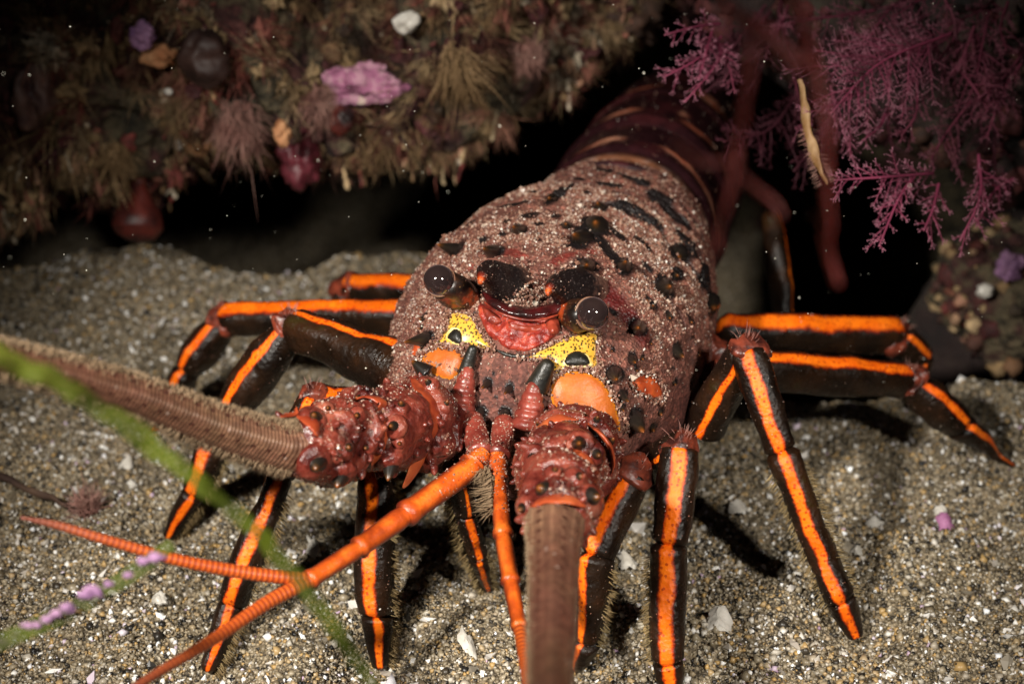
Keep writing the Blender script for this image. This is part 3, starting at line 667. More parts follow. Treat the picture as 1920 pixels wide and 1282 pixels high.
# ---- antennae
BASES = []; AXF = np.array([-.2, -.8, .2])
def armour(name, pts, ridged, parent=LOB, seg=90, n=26):
    W = crom(pts, n); Pn, R = W[:, :3], W[:, 3]; q_ = np.linspace(0, 1, len(R)); R = R * (.97 - .24 * np.exp(-(q_ / .10) ** 2) - .30 * np.exp(-((1 - q_) / .08) ** 2) + .05 * np.exp(-((q_ - .8) / .1) ** 2))
    V, F, A = tube(Pn, R, seg)
    axn = nrm(np.gradient(Pn, axis=0)); cen = np.vstack([np.repeat(Pn, seg, 0), Pn[:1], Pn[-1:]]); nn = nrm(V - cen)
    V = V + nn * (.017 * fbm(V * 10, 3, ridged) - .012 * np.exp(-(fbm(V * 7, 2, ridged + 9) / .10) ** 2) + .0015 * fbm(V * 50, 2, ridged + 3))[:, None]
    BASES.append((V, F[0]))
    mb = MB().add(V, F, **A)
    for k_ in RNG.integers(seg * 6, len(V) - seg * 4, 34):          # small red tubercles of the shell itself
        tt = np.linspace(0, 1, 6); L_ = RNG.uniform(.010, .028); w_ = RNG.uniform(.006, .013)
        mb.add(*tube(V[k_] + nrm(nn[k_] + AXF * .7) * (tt[:, None] * L_ - .004), w_ * (1 - tt ** 1.6) ** .7 + .0008, 8)[:2])
    o = mb.build(name, M['armour'], parent)
    return o, BVHTree.FromPolygons([Vector(v) for v in V], [list(f) for g in F for f in g])
def Q(px, py, d, rpx): return np.append(P(px, py, d), rpx / FPX * d)
def spines_on(bv, lst, parent, lean):
    for (px, py, r, L) in lst:
        h, n = hit(px, py, bv)
        if h is None: continue
        tt = np.linspace(0, 1, 10); rw = r / FPX * 3.3 * 1.25
        Pn = h - n * .008 + nrm(n * .75 + nrm(lean) * .55)[None] * (tt[:, None] * (L * 1.35 / FPX * 3.3 + .008)); R = rw * (1 - tt) ** .72 + .001
        V, F, A = tube(Pn, R, 12); MB().add(V, F, tip=np.append(np.repeat(tt, 12), [0, 1])).build("spine", M['spine'], parent)
        V, F, A = tube(np.array([h - n * .012, h - n * .002, h + n * .004]), [rw * 1.9, rw * 1.6, rw * 1.05], 14); MB().add(V, F, **A).build("spine_socket", M['armour'], parent)
def flange(pts, r, parent, bv, axd, off=.012, flat=.28):
    """a flat crescent collar plate lying on the antenna base"""
    W = []
    for p in pts:
        h, n = hit(p[0], p[1], bv); W.append((h - nrm(ray(p[0], p[1])) * off) if h is not None else P(*p[:3]))
    W = crom(W, 10); tt = np.linspace(0, 1, len(W)); R = r * (.12 + .88 * np.sin(tt * math.pi) ** .8)
    V, F, A = tube(W, R, 18, flat=flat, ref=axd); V = V + .005 * np.stack([fbm(V * 18, 3, 1), fbm(V * 18, 3, 2), fbm(V * 18, 3, 3)], -1); MB().add(V, F, **A).build("flange", M['flange'], parent)
def whip(pts, name, mat, parent, seg=28, n=40, ref=None, flat=1.0, groove_=.10, tipr=None):
    W = crom(pts, n); Pn, R = W[:, :3], W[:, 3]; tt = np.linspace(0, 1, len(W))
    V, F, A = tube(Pn, R, seg, ref=ref, flat=flat, rfun=lambda L, q_: 1 + 0 * L - groove_ * np.exp(-((np.abs(q_) - .55) / .12) ** 2) + .03 * np.cos(q_ * 4))
    return MB().add(V, F, tip=np.append(np.repeat(tt, seg), [0, 1]), **A).build(name, mat, parent), Pn, R
def fringe(Pn, R, side, parent, n, L, r, mat, name, spread=.25, lo=0., hi=1., back=.3):
    T = nrm(np.gradient(Pn, axis=0)); k = RNG.integers(int(lo * (len(Pn) - 1)), max(int(hi * (len(Pn) - 1)), 1), n); f = RNG.random(n)[:, None]
    k2 = np.minimum(k + 1, len(Pn) - 1); B = Pn[k] * (1 - f) + Pn[k2] * f
    sd = nrm(np.broadcast_to(side, (len(Pn), 3)) - T * (np.broadcast_to(side, (len(Pn), 3)) * T).sum(-1, keepdims=True))[k]
    vw = np.cross(T[k], sd); D = nrm(sd + vw * RNG.normal(0, spread, (n, 1)) + T[k] * (back + RNG.normal(0, .15, (n, 1))))
    B = B + nrm(sd + vw * RNG.normal(0, .35, (n, 1))) * (R[k] * .9)[:, None]
    V, F, t_ = hairs(B, D, L * RNG.uniform(.5, 1.2, n), r); return tag(MB().add(V, F).build(name, mat, parent), kind='stuff')

# left antenna
AL = empty("antenna", P(800, 780, 3.45)); AL.parent = LOB; AL.location = Vector(P(800, 780, 3.45)) - LOB.location; AL["_b"] = tuple(P(800, 780, 3.45))
b1, v1 = armour("antenna_base", [Q(852,812,3.50,40), Q(822,806,3.45,66), Q(794,800,3.41,84), Q(765,800,3.38,80)], 31, AL)
b2, v2 = armour("antenna_base", [Q(780,792,3.40,70), Q(740,798,3.34,86), Q(700,803,3.28,84), Q(668,810,3.24,74)], 37, AL)
b3, v3 = armour("antenna_base", [Q(690,808,3.25,66), Q(650,820,3.20,80), Q(600,830,3.14,76), Q(560,836,3.09,64), Q(535,838,3.06,56)], 41, AL)
AXL = nrm(P(600, 830, 3.14) - P(800, 790, 3.44))
flange([(772,708,3.36),(796,745,3.31),(806,790,3.28),(788,850,3.28),(756,912,3.32)], .036, b1, v1, AXL, .02)
flange([(650,752,3.14),(690,744,3.15),(716,756,3.20),(706,772,3.2)], .018, b2, v2, AXL)
flange([(700,760,3.14),(716,800,3.13),(710,850,3.13),(694,880,3.17)], .016, b2, v2, AXL)
flange([(528,782,3.02),(560,776,3.03),(586,792,3.02),(596,816,3.0)], .020, b3, v3, AXL)
flange([(534,800,3.02),(548,840,3.0),(542,880,3.02)], .014, b3, v3, AXL)
LN = np.array([-.6, -.7, .2])
spines_on(v1, [(778,700,18,36),(805,720,8,12),(838,760,7,10)], b1, np.array([-.3,-.3,.8]))
spines_on(v2, [(740,798,11,14),(755,760,9,12),(735,874,13,26),(676,745,8,10),(700,725,9,18),(690,838,8,12),(752,830,6,8)], b2, LN)
spines_on(v3, [(593,782,13,14),(654,838,11,12),(690,838,8,8),(596,869,16,18),(640,896,14,20),(673,778,8,10),(683,890,8,8),(530,764,12,30),(618,765,7,9)], b3, LN)
ref = nrm(CAM - P(300, 760, 2.9))
wl, Pl, Rl = whip([Q(545,836,3.07,50), Q(510,830,3.03,44), Q(400,795,2.93,40), Q(250,738,2.80,36), Q(100,694,2.68,32), Q(-60,652,2.55,28), Q(-300,600,2.35,27), Q(-800,520,2.0,14)], "whip", M['whip'], AL, ref=ref)
fringe(Pl, Rl, [0, 0, 1.], wl, 2600, .016, .0009, M['fringe'], "fringe", hi=.75)
fringe(Pl, Rl, [0, 0, -1.], wl, 4200, .026, .0009, M['fringe'], "fringe", hi=.75)
# right antenna, pointing at us
AR = empty("antenna", P(1080, 800, 3.45)); AR.parent = LOB; AR.location = Vector(P(1080, 800, 3.45)) - LOB.location; AR["_b"] = tuple(P(1080, 800, 3.45))
b1, v1 = armour("antenna_base", [Q(1086,845,3.52,62), Q(1078,850,3.44,86), Q(1070,856,3.36,96), Q(1064,866,3.30,90)], 51, AR)
b2, v2 = armour("antenna_base", [Q(1066,860,3.33,76), Q(1058,874,3.24,86), Q(1054,890,3.16,82), Q(1052,904,3.11,74)], 57, AR)
b3, v3 = armour("antenna_base", [Q(1054,895,3.12,70), Q(1048,920,3.04,78), Q(1044,950,2.97,74), Q(1042,972,2.92,62), Q(1040,985,2.89,56)], 61, AR)
AXR = nrm(P(1040, 980, 2.9) - P(1070, 820, 3.4))
flange([(980,900,3.28),(984,855,3.22),(1004,812,3.2),(1040,788,3.2),(1085,786,3.22)], .026, b1, v1, AXR)
flange([(1100,792,3.2),(1132,815,3.2),(1150,850,3.22),(1148,890,3.25)], .020, b1, v1, AXR)
flange([(1030,842,3.1),(1075,846,3.07),(1108,866,3.07),(1122,900,3.08)], .018, b2, v2, AXR)
flange([(992,950,2.9),(1020,938,2.87),(1065,936,2.87),(1096,950,2.9)], .026, b3, v3, AXR)
LN = np.array([0, -.9, .1])
spines_on(v1, [(1072,752,16,34),(1118,790,8,12),(1010,798,7,10),(1145,830,8,14)], b1, np.array([.1,-.2,.9]))
spines_on(v2, [(1000,858,11,18),(1085,830,13,24),(1118,850,10,16),(1050,850,6,8),(1140,880,9,14),(1025,872,6,8)], b2, LN)
spines_on(v3, [(1020,917,16,18),(1108,930,16,22),(968,930,12,20),(980,950,10,14),(1085,892,10,12),(1040,880,8,9),(978,990,10,16)], b3, LN)
ref = nrm(CAM - P(1040, 1100, 2.6))
wr, Pr, Rr_ = whip([Q(1042,975,2.92,56), Q(1040,1000,2.86,52), Q(1038,1080,2.70,46), Q(1036,1180,2.50,44), Q(1034,1282,2.28,41), Q(1032,1420,2.0,38), Q(1030,1650,1.7,34)], "whip", M['whip'], AR, ref=ref)
fringe(Pr, Rr_, [-1., 0, 0], wr, 1500, .014, .0007, M['fringe'], "fringe", hi=.8)
fringe(Pr, Rr_, [1., 0, 0], wr, 700, .009, .0007, M['fringe'], "fringe", hi=.8)

# antennules
def stalk(pts, parent, name="antennule_stalk", mat='antennule'):
    """jointed stalk: each pair is a segment with a swollen far end"""
    objs = None; mb = MB()
    for a, b in zip(pts[:-1], pts[1:]):
        pa, pb = np.array(a), np.array(b); tt = np.linspace(-.04, 1.0, 22)
        W = np.array([pa[:3] + (pb[:3] - pa[:3]) * t_ for t_ in tt]); r = .88 * (pa[3] + (pb[3] - pa[3]) * tt)
        R = r * (1 + .22 * np.exp(-((tt - .93) / .07) ** 2) - .10 * np.exp(-((tt - .02) / .06) ** 2) - .35 * sstep(.97, 1.02, tt))
        V, F, A = tube(W, R, 20, ref=CAM - pa[:3]); mb.add(V, F, **A)
    return mb.build(name, M[mat], parent)
def antennule(base):
    e = empty("antennule", base); e.parent = LOB; e.location = Vector(base) - LOB.location; e["_b"] = tuple(base); return e
N1 = antennule(P(887, 800, 3.45))
stalk([Q(885,790,3.46,26), Q(902,856,3.36,27)], N1, mat='peg')
stalk([Q(902,856,3.36,28), Q(884,876,3.33,27), Q(755,968,3.18,25), Q(668,1030,3.08,21), Q(575,1090,2.98,19)], N1)
for pts in ([Q(580,1086,2.98,13), Q(480,1076,2.93,13), Q(340,1051,2.86,11.5), Q(200,1012,2.80,9.5), Q(110,985,2.77,8), Q(40,970,2.74,3)],
            [Q(580,1088,2.98,14), Q(500,1130,2.90,14), Q(400,1198,2.78,12), Q(260,1284,2.6,9), Q(60,1420,2.4,5)]):
    whip(pts, "antennule_whip", M['annwhip'], N1, seg=12, n=30, groove_=0)
N2 = antennule(P(940, 810, 3.45))
stalk([Q(946,796,3.46,26), Q(934,858,3.36,22)], N2, mat='peg'); st2 = stalk([Q(932,858,3.36,22), Q(934,900,3.32,19), Q(944,1008,3.18,19), Q(958,1095,3.08,18), Q(975,1180,2.98,16)], N2)
whip([Q(974,1176,2.98,12), Q(982,1230,2.9,11), Q(990,1290,2.8,10), Q(1000,1400,2.65,7)], "antennule_whip", M['annwhip'], N2, seg=12, n=30, groove_=0)
whip([Q(974,1176,2.99,10), Q(1000,1240,2.95,9), Q(1030,1310,2.88,8)], "antennule_whip", M['annwhip'], N2, seg=12, n=20, groove_=0)
Wf = crom([P(905,862,3.34), P(935,875,3.3), P(938,950,3.22)], 20)
fringe(Wf, np.full(len(Wf), .024), [-.4, -.5, -.6], st2, 320, .05, .0013, M['fringe'], "fringe", spread=.6)

# ---- legs: leg (upper piece) > leg_segment, knuckle, claw, bristles
def segment(a, b, prof, phi, wd, rs_=18, sq=2.7):
    pa, pb = np.array(a), np.array(b); tt = np.linspace(-.01, 1.01, 26)
    W = np.array([pa[:3] + (pb[:3] - pa[:3]) * t_ for t_ in tt]); r = np.interp(tt, np.linspace(0, 1, len(prof)), prof) * (pa[3] + (pb[3] - pa[3]) * tt)
    r = r * (1 - .35 * sstep(.965, 1.01, tt) - .3 * sstep(.03, -.01, tt))
    ax = nrm(pb[:3] - pa[:3]); v = CAM - (pa[:3] + pb[:3]) / 2; v = nrm(v - ax * (v @ ax)); sd = np.cross(ax, v)
    sd = sd if sd @ RT > 0 or abs(sd @ RT) < .35 and sd @ UP > 0 else -sd
    ref = v * math.cos(phi) + sd * math.sin(phi)
    V, F, A = tube(W, r, rs_ + 6, ref=ref, sq=sq, flat=.88)
    V = V + .0065 * np.stack([fbm(V * 11, 3, 71), fbm(V * 11, 3, 72), fbm(V * 11, 3, 73)], -1)
    A['wd'] = np.full(len(V), wd); return V, F, A, W, r, ref
def leg(specs, wd, phis, bristle=None, profs=None, claw=True, kn=(1,), tuft=True, label=None):
    """specs: joints (px, py, depth, radius px)"""
    J = [Q(*s_) for s_ in specs]; n = len(J) - 1; root = None
    for k in range(n):
        last = claw and k == n - 1
        pr = (profs or {}).get(k, [.92, 1.0, 1.0, .95] if not last else [.86, .92, .86, .70])
        V, F, A, W, r, ref = segment(J[k], J[k + 1], pr, phis[k] if k < len(phis) else phis[-1], wd[k] if k < len(wd) else wd[-1])
        o = MB().add(V, F, **A).build("leg" if k == 0 else ("claw" if last else "leg_segment"), M['leg'], LOB if k == 0 else root)
        if k == 0: root = o
        if bristle and k in bristle:
            for sgn in bristle[k]:
                sd = np.cross(nrm(W[-1] - W[0]), nrm(CAM - W[0])); sd = sd * np.sign(sd @ RT if abs(sd @ RT) > .3 else 1) * sgn
                fringe(W, r, sd, root, 170, .030, .0013, M['hair'], "bristles", .5, .15, 1., .5)
    for k in kn:
        c = J[k][:3]; r = J[k][3]; a0 = nrm(J[k][:3] - J[k - 1][:3]); a1 = nrm(J[k + 1][:3] - J[k][:3])
        W = np.array([c - a0 * r * .75, c - a0 * r * .35, c, c + a1 * r * .35, c + a1 * r * .75]); V, F, A = tube(crom(W, 4), np.interp(np.linspace(0, 1, 17), [0, .2, .5, .8, 1], [r * .45, r * .86, r * .99, r * .86, r * .45]), 24)
        V = V + .018 * np.stack([fbm(V * 18, 3, 81), fbm(V * 18, 3, 82), fbm(V * 18, 3, 83)], -1)
        kk_ = MB().add(V, F, **A).build("knuckle", M['knuckle'], root)
        if tuft:
            nh = 22; D = nrm(np.array([0, -.2, 1.]) + RNG.normal(0, .4, (nh, 3))); B = c + D * r * .85
            V, F, t_ = hairs(B, D, RNG.uniform(.012, .04, nh), .0009); tag(MB().add(V, F).build("bristles", M['pinktuft'], root), kind='stuff')
    return root
# image right
g = lambda x, y: dz(x, y, -.03)
leg([(1320,800,3.80,48),(1400,655,3.62,38),(1463,845,3.60,36),(1575,1120,3.62,33),(1603,1190,g(1603,1190),22)], [.13,.24,.24,.24], [0,-.1,-.05,.0], profs={1:[1.0,1.08,1.0,.95],2:[1,.95,.95,1.02]}, bristle={2:(-1,1)})
leg([(1215,870,3.62,40),(1277,838,3.44,38),(1252,1018,3.40,38),(1252,1235,3.40,36),(1262,1310,g(1262,1310),24)], [.1,.25,.26,.25], [0,-.05,-.08,.0], profs={1:[1.0,1.1,1.1,.98],2:[1,1.05,1.0,.95]}, bristle={2:(-1,)})
leg([(1150,880,3.56,30),(1188,892,3.46,34),(1118,1040,3.42,38),(1100,1205,3.46,30),(1085,1252,g(1085,1252),16)], [.1,.25,.22,.2], [0,-.35,-.65,-.6], profs={1:[.95,1.05,1.1,1.0],2:[1,1.0,.9,.8]}, bristle={2:(1,)})
leg([(1385,690,3.98,40),(1702,716,4.22,34),(1800,800,4.28,34),(1900,872,g(1900,872),12)], [.27,.18,.2], [.75,.55,.5], profs={0:[.9,1.0,1.02,1.0],1:[.8,1.1,1.1,.9],2:[.9,.85,.6,.4]}, claw=False)
leg([(1350,620,4.35,36),(1682,630,4.55,36),(1724,668,4.62,26),(1712,740,4.72,20),(1700,800,4.8,10)], [.32,.16,.12], [.65,.5,.5], profs={0:[.9,1.0,1.05,1.0]}, claw=False)
# image left
leg([(742,800,3.75,40),(706,868,3.56,36),(700,1012,3.50,38),(704,1150,3.50,38),(712,1248,g(712,1248),26)], [.2,.22,.24,.2], [0,-.25,-.25,0], profs={1:[1,1.05,1.05,1.0],2:[1,1.06,1.05,.95]}, bristle={1:(1,),2:(1,),3:(1,)}, tuft=False)
leg([(740,770,3.78,34),(588,752,3.60,34),(525,892,3.52,30),(436,1130,3.54,31),(390,1258,g(390,1258),24)], [.3,.2,.26,.2], [.7,-.2,-.15,0], profs={2:[.9,1.06,1.08,.95]}, bristle={2:(1,),3:(1,)})
leg([(780,708,3.72,60),(545,612,3.90,40),(432,772,3.98,36),(362,925,4.02,30),(316,1000,g(316,1000),22)], [.14,.16,.26,.2], [.85,-.55,-.35,0], profs={0:[1.05,1.0,.95,.95],1:[.75,1.1,1.15,.85],2:[.85,1.0,1.02,.9]}, bristle={2:(1,),3:(1,)})
leg([(810,595,4.20,36),(418,598,4.45,34),(352,695,4.50,30),(298,810,g(298,810),22)], [.34,.17,.22], [.8,-.6,-.5], profs={0:[1.0,1.0,1.0,.95],1:[.7,1.05,1.2,.85]}, claw=False)
leg([(850,545,4.62,30),(650,540,4.80,30),(640,620,4.9,22),(630,660,5.0,14)], [.36,.15], [.7,.3], claw=False, tuft=False)
# small hairy mouth leg under the head
leg([(848,870,3.50,24),(872,960,3.58,26),(893,1040,3.66,22),(914,1105,g(914,1105),12)], [.12,.2,.25], [.3,.2,0], bristle={0:(-1,),1:(-1,),2:(-1,1)}, tuft=False, kn=())
# coxae and underside joints between legs and body
for (x, y, d, r) in ((1345,720,3.8,34),(1330,660,3.95,30),(1300,770,3.75,32),(1250,850,3.62,34),(770,690,3.72,30)):
    V, F = blob(P(x, y, d + .12), r / FPX * d * 1.2, 4, .25, 2.5, x); MB().add(V, F).build("hip_joint", M['knuckle'], LOB)

# ---- abdomen: overlapping rings
AB = None
def ring(s0, s1, w0, w1, h0, h1, lift, mark, first=False, name="abdomen_ring", parent=None):
    ns, na = 26, 120; tt = np.linspace(0, 1, ns); a = np.linspace(-2.05, 2.05, na)
    sp_ = s0 + (s1 - s0) * tt; wv = w0 + (w1 - w0) * tt; hv = h0 + (h1 - h0) * tt
    sw = 1 + .035 * np.exp(-((tt - .12) / .1) ** 2) - .05 * sstep(.15, 0, tt)
    r = (wv * sw)[:, None] * np.sin(a)[None]; u = (hv * sw)[:, None] * np.cos(a)[None]
    Sx = sp_[:, None] + 0 * r; V = body(Sx, r, u - lift).reshape(-1, 3)
    aa = np.tile(a, ns); T = np.repeat(tt, na); f = fbm(V * 12, 3, 91); nrmv = V - np.repeat(body(sp_, 0 * sp_, 0 * sp_ - lift), na, 0)
    c_ = np.array([.017, .0045, .006]) + np.clip(f, 0, 1)[:, None] * np.array([.035, .006, .006])
    rim = sstep(.9, 1.0, T)
    c_ = c_ * (1 - rim[:, None] * .6) + rim[:, None] * .6 * np.array([.12, .03, .02])
    if mark:
        m1 = np.exp(-((np.abs(aa) - .42) / .19) ** 2) * np.exp(-((T - .38 - .12 * f) / .10) ** 2); line = np.exp(-((T - .36) / .035) ** 2) * sstep(.5, .7, np.abs(aa)) * sstep(1.9, 1.3, np.abs(aa))
        m = np.clip(1.6 * m1 - .25 + .45 * f * (m1 > .2), 0, 1) + .75 * line; m = np.clip(m, 0, 1)[:, None]
        c_ = c_ * (1 - m) + m * (np.array([.42, .11, .06]) + np.clip(f, 0, 1)[:, None] * np.array([.3, .24, .16]))
    if first:
        m = (np.exp(-((T - .55) / .17) ** 2) * sstep(-.8, .3, f + .4))[:, None]; c_ = c_ * (1 - m) + m * (np.array([.30, .12, .06]) + np.clip(fbm(V * 40, 2, 5), 0, 1)[:, None] * .25)
    i_ = np.arange(ns - 1)[:, None] * na; j_ = np.arange(na - 1)[None]
    F = np.stack([i_ + j_, i_ + j_ + 1, i_ + na + j_ + 1, i_ + na + j_], -1).reshape(-1, 4)
    V2 = V - nrm(nrmv) * .02; nV = len(V); F2 = F[:, ::-1] + nV
    edge = np.concatenate([np.stack([np.arange(na - 1), np.arange(1, na)], -1), np.stack([(ns - 1) * na + np.arange(1, na), (ns - 1) * na + np.arange(na - 1)], -1)])
    Fe = np.stack([edge[:, 1], edge[:, 0], edge[:, 0] + nV, edge[:, 1] + nV], -1)
    return MB().add(np.vstack([V, V2]), [F, F2, Fe], c=np.vstack([c_, c_])).build(name, M['abdomen'], parent or LOB)
AB = ring(1.15, 1.31, .312, .314, .346, .352, .0, False, True, "abdomen")
AB_ = [(1.28, 1.62, .312, .316, .352, .355, -.005), (1.58, 1.98, .318, .312, .355, .352, -.018), (1.94, 2.34, .315, .30, .352, .34, -.02), (2.3, 2.7, .31, .28, .33, .29, .02), (2.66, 3.05, .285, .24, .29, .22, .08)]
for q_ in AB_: ring(*q_, True, parent=AB)
# side plate of the abdomen: dark with a thin orange edge
V, F, A, W, r, ref_ = segment(Q(1446,400,4.95,24), Q(1472,600,4.85,22), [.7, 1, 1, .8], 1.1, .045); MB().add(V, F, **A).build("side_plate", M['leg'], AB)

# sand lying on the lobster's back
tri = Fc[:, :3]; ctr = Vc[Fc].mean(1); nn_ = nrm(np.cross(Vc[Fc[:, 1]] - Vc[Fc[:, 0]], Vc[Fc[:, 3]] - Vc[Fc[:, 0]])); sg = np.sign(((ctr - (O0 + AX * .6)) * nn_).sum(1)); nn_ = nn_ * sg[:, None]
ar = np.linalg.norm(np.cross(Vc[Fc[:, 1]] - Vc[Fc[:, 0]], Vc[Fc[:, 3]] - Vc[Fc[:, 0]]), axis=1)
wt = ar * sstep(.05, .9, nn_[:, 2]) * (.15 + sstep(-.25, .45, f1[Fc[:, 0]] + .5 * f2[Fc[:, 0]])) * (1 - .97 * np.clip(wet[Fc[:, 0]] * 1.7, 0, 1)); wt /= wt.sum()
k = RNG.choice(len(Fc), 30000, p=wt); uvw = RNG.random((len(k), 2))
C0 = Vc[Fc[k, 0]] + (Vc[Fc[k, 1]] - Vc[Fc[k, 0]]) * uvw[:, :1] + (Vc[Fc[k, 3]] - Vc[Fc[k, 0]]) * uvw[:, 1:]
s_ = RNG.gamma(2.6, .00058, len(k)) + .0010
V, F = grains(C0 + nn_[k] * (s_ * .5)[:, None], s_)
tag(MB().add(V, F).build("sand_dusting", M['dustgrain'], smooth=False), "pinkish sand grains dusted over the lobster's back", "sand", kind='stuff')

SEAM = [p for pl in ([(846,586),(880,590),(905,625),(925,655),(900,655),(872,650),(845,655),(815,650),(790,662),(822,632),(838,612)], [(1116,622),(1119,655),(1121,692),(1105,690),(1070,692),(1040,705),(1028,700),(1034,680),(1002,674),(975,672),(1025,650),(1060,632)],
        [(788,675),(806,655),(833,646),(862,654),(872,672),(866,694)], [(1030,738),(1036,712),(1056,697),(1090,694),(1125,708),(1148,740),(1160,772),(1165,806)], [(1180,715),(1192,702),(1212,700),(1232,712),(1243,735),(1238,752),(1215,746),(1192,735)]) for p in closed(pl, 14)]
pts_ = []
for x_, y_ in SEAM:
    for q_ in range(3):
        h_, n_ = hit(x_ + RNG.normal(0, 3.2), y_ + RNG.normal(0, 3.2))
        if h_ is not None: pts_.append(h_ + n_ * .009)
for (x_, y_, sx_, sy_, k_) in ((965,548,22,14,420), (1000,560,26,8,260), (1090,545,18,16,260), (950,520,26,10,200), (1085,520,30,10,240)):
    for q_ in range(k_):
        h_, n_ = hit(x_ + RNG.normal(0, sx_), y_ + RNG.normal(0, sy_))
        if h_ is not None: pts_.append(h_ + n_ * RNG.uniform(.004, .03))
pts_ = np.array(pts_); s_ = RNG.gamma(3, .00062, len(pts_)) + .0011; V, F = grains(pts_, s_)
tag(MB().add(V, F).build("sand_dusting", M['dustgrain'], smooth=False), "sand grains caught along the seams of the lobster's face", "sand", kind='stuff')
mb = MB()
for Vb, Fb in BASES:
    c_ = Vb[Fb].mean(1); k_ = RNG.integers(0, len(Fb), 1700); ok = (fbm(c_[k_] * 9, 2, 3) > -.05); k_ = k_[ok]; u_ = RNG.random((len(k_), 1))
    s_ = RNG.gamma(2.5, .0006, len(k_)) + .0009; V, F = grains(Vb[Fb[k_, 0]] * u_ + Vb[Fb[k_, 2]] * (1 - u_), s_); mb.add(V, F)
tag(mb.build("sand_dusting", M['dustgrain'], smooth=False), "fine pale grains sticking to the lobster's red antenna bases", "sand", kind='stuff')

mb = MB(); pts_, szs_ = [], []
DUST = {"leg": (110, .00030), "leg_segment": (110, .00030), "antennule_stalk": (420, .0005), "ribbed_peg": (160, .0006), "eyestalk": (60, .0003), "knuckle": (70, .0005), "face_plate": (50, .0004), "horn": (120, .00045), "abdomen_ring": (500, .0005)}
for o in list(bpy.data.objects):
    k_ = o.name.split('.')[0]
    if k_ in DUST and o.type == 'MESH':
        n_, z_ = DUST[k_]; v_ = np.empty(len(o.data.vertices) * 3, np.float32); o.data.vertices.foreach_get("co", v_); v_ = v_.reshape(-1, 3)
        if k_ == "antennule_stalk": v_ = v_[np.linalg.norm(v_ - P(915, 845, 3.36), axis=1) < .20]
        if not len(v_): continue
        a_, b_ = v_[RNG.integers(0, len(v_), n_)], RNG.normal(0, .006, (n_, 3)) * 0
        j_ = RNG.integers(0, len(v_) - 1, n_); f_ = RNG.random((n_, 1)); near = np.linalg.norm(v_[j_] - v_[j_ + 1], axis=1) < .05
        q_ = v_[j_] * f_ + v_[j_ + 1] * (1 - f_); pts_.append(q_[near]); szs_.append(RNG.gamma(2.2, z_, near.sum()) + .0008)
V, F = grains(np.vstack(pts_), np.concatenate(szs_))
tag(MB().add(V, F).build("silt_specks", M['dustgrain'], smooth=False), "fine pale silt specks settled on the lobster's legs, stalks and tail", "silt", kind='stuff')

# ------------------------------------------------------------------ reef
def loft_rock(name, xs, prof, mat, label, cat, amp=.14, seed=1, fine=4):
    """prof(x) -> list of (y, z) from the top back, down the front face, round the lip and away beneath"""
    rows = [crom(np.array(prof(x)), 14) for x in xs]; n = min(len(r) for r in rows); A_ = np.stack([r[:n] for r in rows])
    V = np.concatenate([np.broadcast_to(np.asarray(xs)[:, None, None], (len(xs), n, 1)), A_], -1)
    V = V + np.stack([amp * .4 * fbm(V * 1.9, 4, seed), amp * fbm(V * 1.7 + 9, 5, seed + 1) + .95 * amp * np.abs(fbm(V * 4.2, 4, seed + 2)) - .3 * amp, amp * .8 * fbm(V * 2.1 + 4, 5, seed + 3)], -1)
    m = len(xs); id_ = np.arange(m * n).reshape(m, n); F = np.stack([id_[:-1, :-1], id_[1:, :-1], id_[1:, 1:], id_[:-1, 1:]], -1).reshape(-1, 4)
    V = V.reshape(-1, 3); o = tag(MB().add(V, F).build(name, mat), label, cat)
    return o, V, F, BVHTree.FromPolygons([Vector(v) for v in V], [list(f) for f in F])
EDGE = np.array([(-900, 470, 4.6), (0, 395, 4.8), (100, 352, 4.85), (220, 325, 4.9), (330, 302, 4.9), (440, 320, 4.9), (545, 328, 4.9), (640, 305, 4.95), (780, 275, 5.0), (900, 255, 5.05), (950, 205, 5.1), (1000, 130, 5.2), (1110, 80, 5.35), (1230, 15, 5.5), (1400, 30, 5.6), (1700, -20, 5.7), (2600, -40, 5.8)])
EP = np.array([P(x, y, 1.0) * 0 + (CAM + ray(x, y) * ((yy) / ray(x, y)[1])) for x, y, yy in EDGE])
def ledge_prof(x):
    lip, yy = np.interp(x, EP[:, 0], EP[:, 2]), np.interp(x, EP[:, 0], EP[:, 1]); lip += .02
    return [(30, 4.5), (9.0, 3.2), (yy + 1.1, 2.5), (yy + .35, 2.0), (yy - .02, 1.55), (yy - .12, 1.1 + .3 * (lip - .4)), (yy - .08, lip + .22), (yy, lip + .05), (yy + .22, lip), (yy + .8, lip + .08), (7.5, lip + .05), (8.6, .0), (8.8, -1.2), (9.2, -3)]
xs = np.concatenate([np.linspace(-14, -2.9, 24), np.arange(-2.8, 1.6, .022), np.linspace(1.7, 14, 30)])
LEDGE, LV, LF, LBV = loft_rock("rock_ledge", xs, ledge_prof, M['reef'], "low overgrown reef ledge hanging over the sand behind the lobster at upper left", "rock", .17, 3)
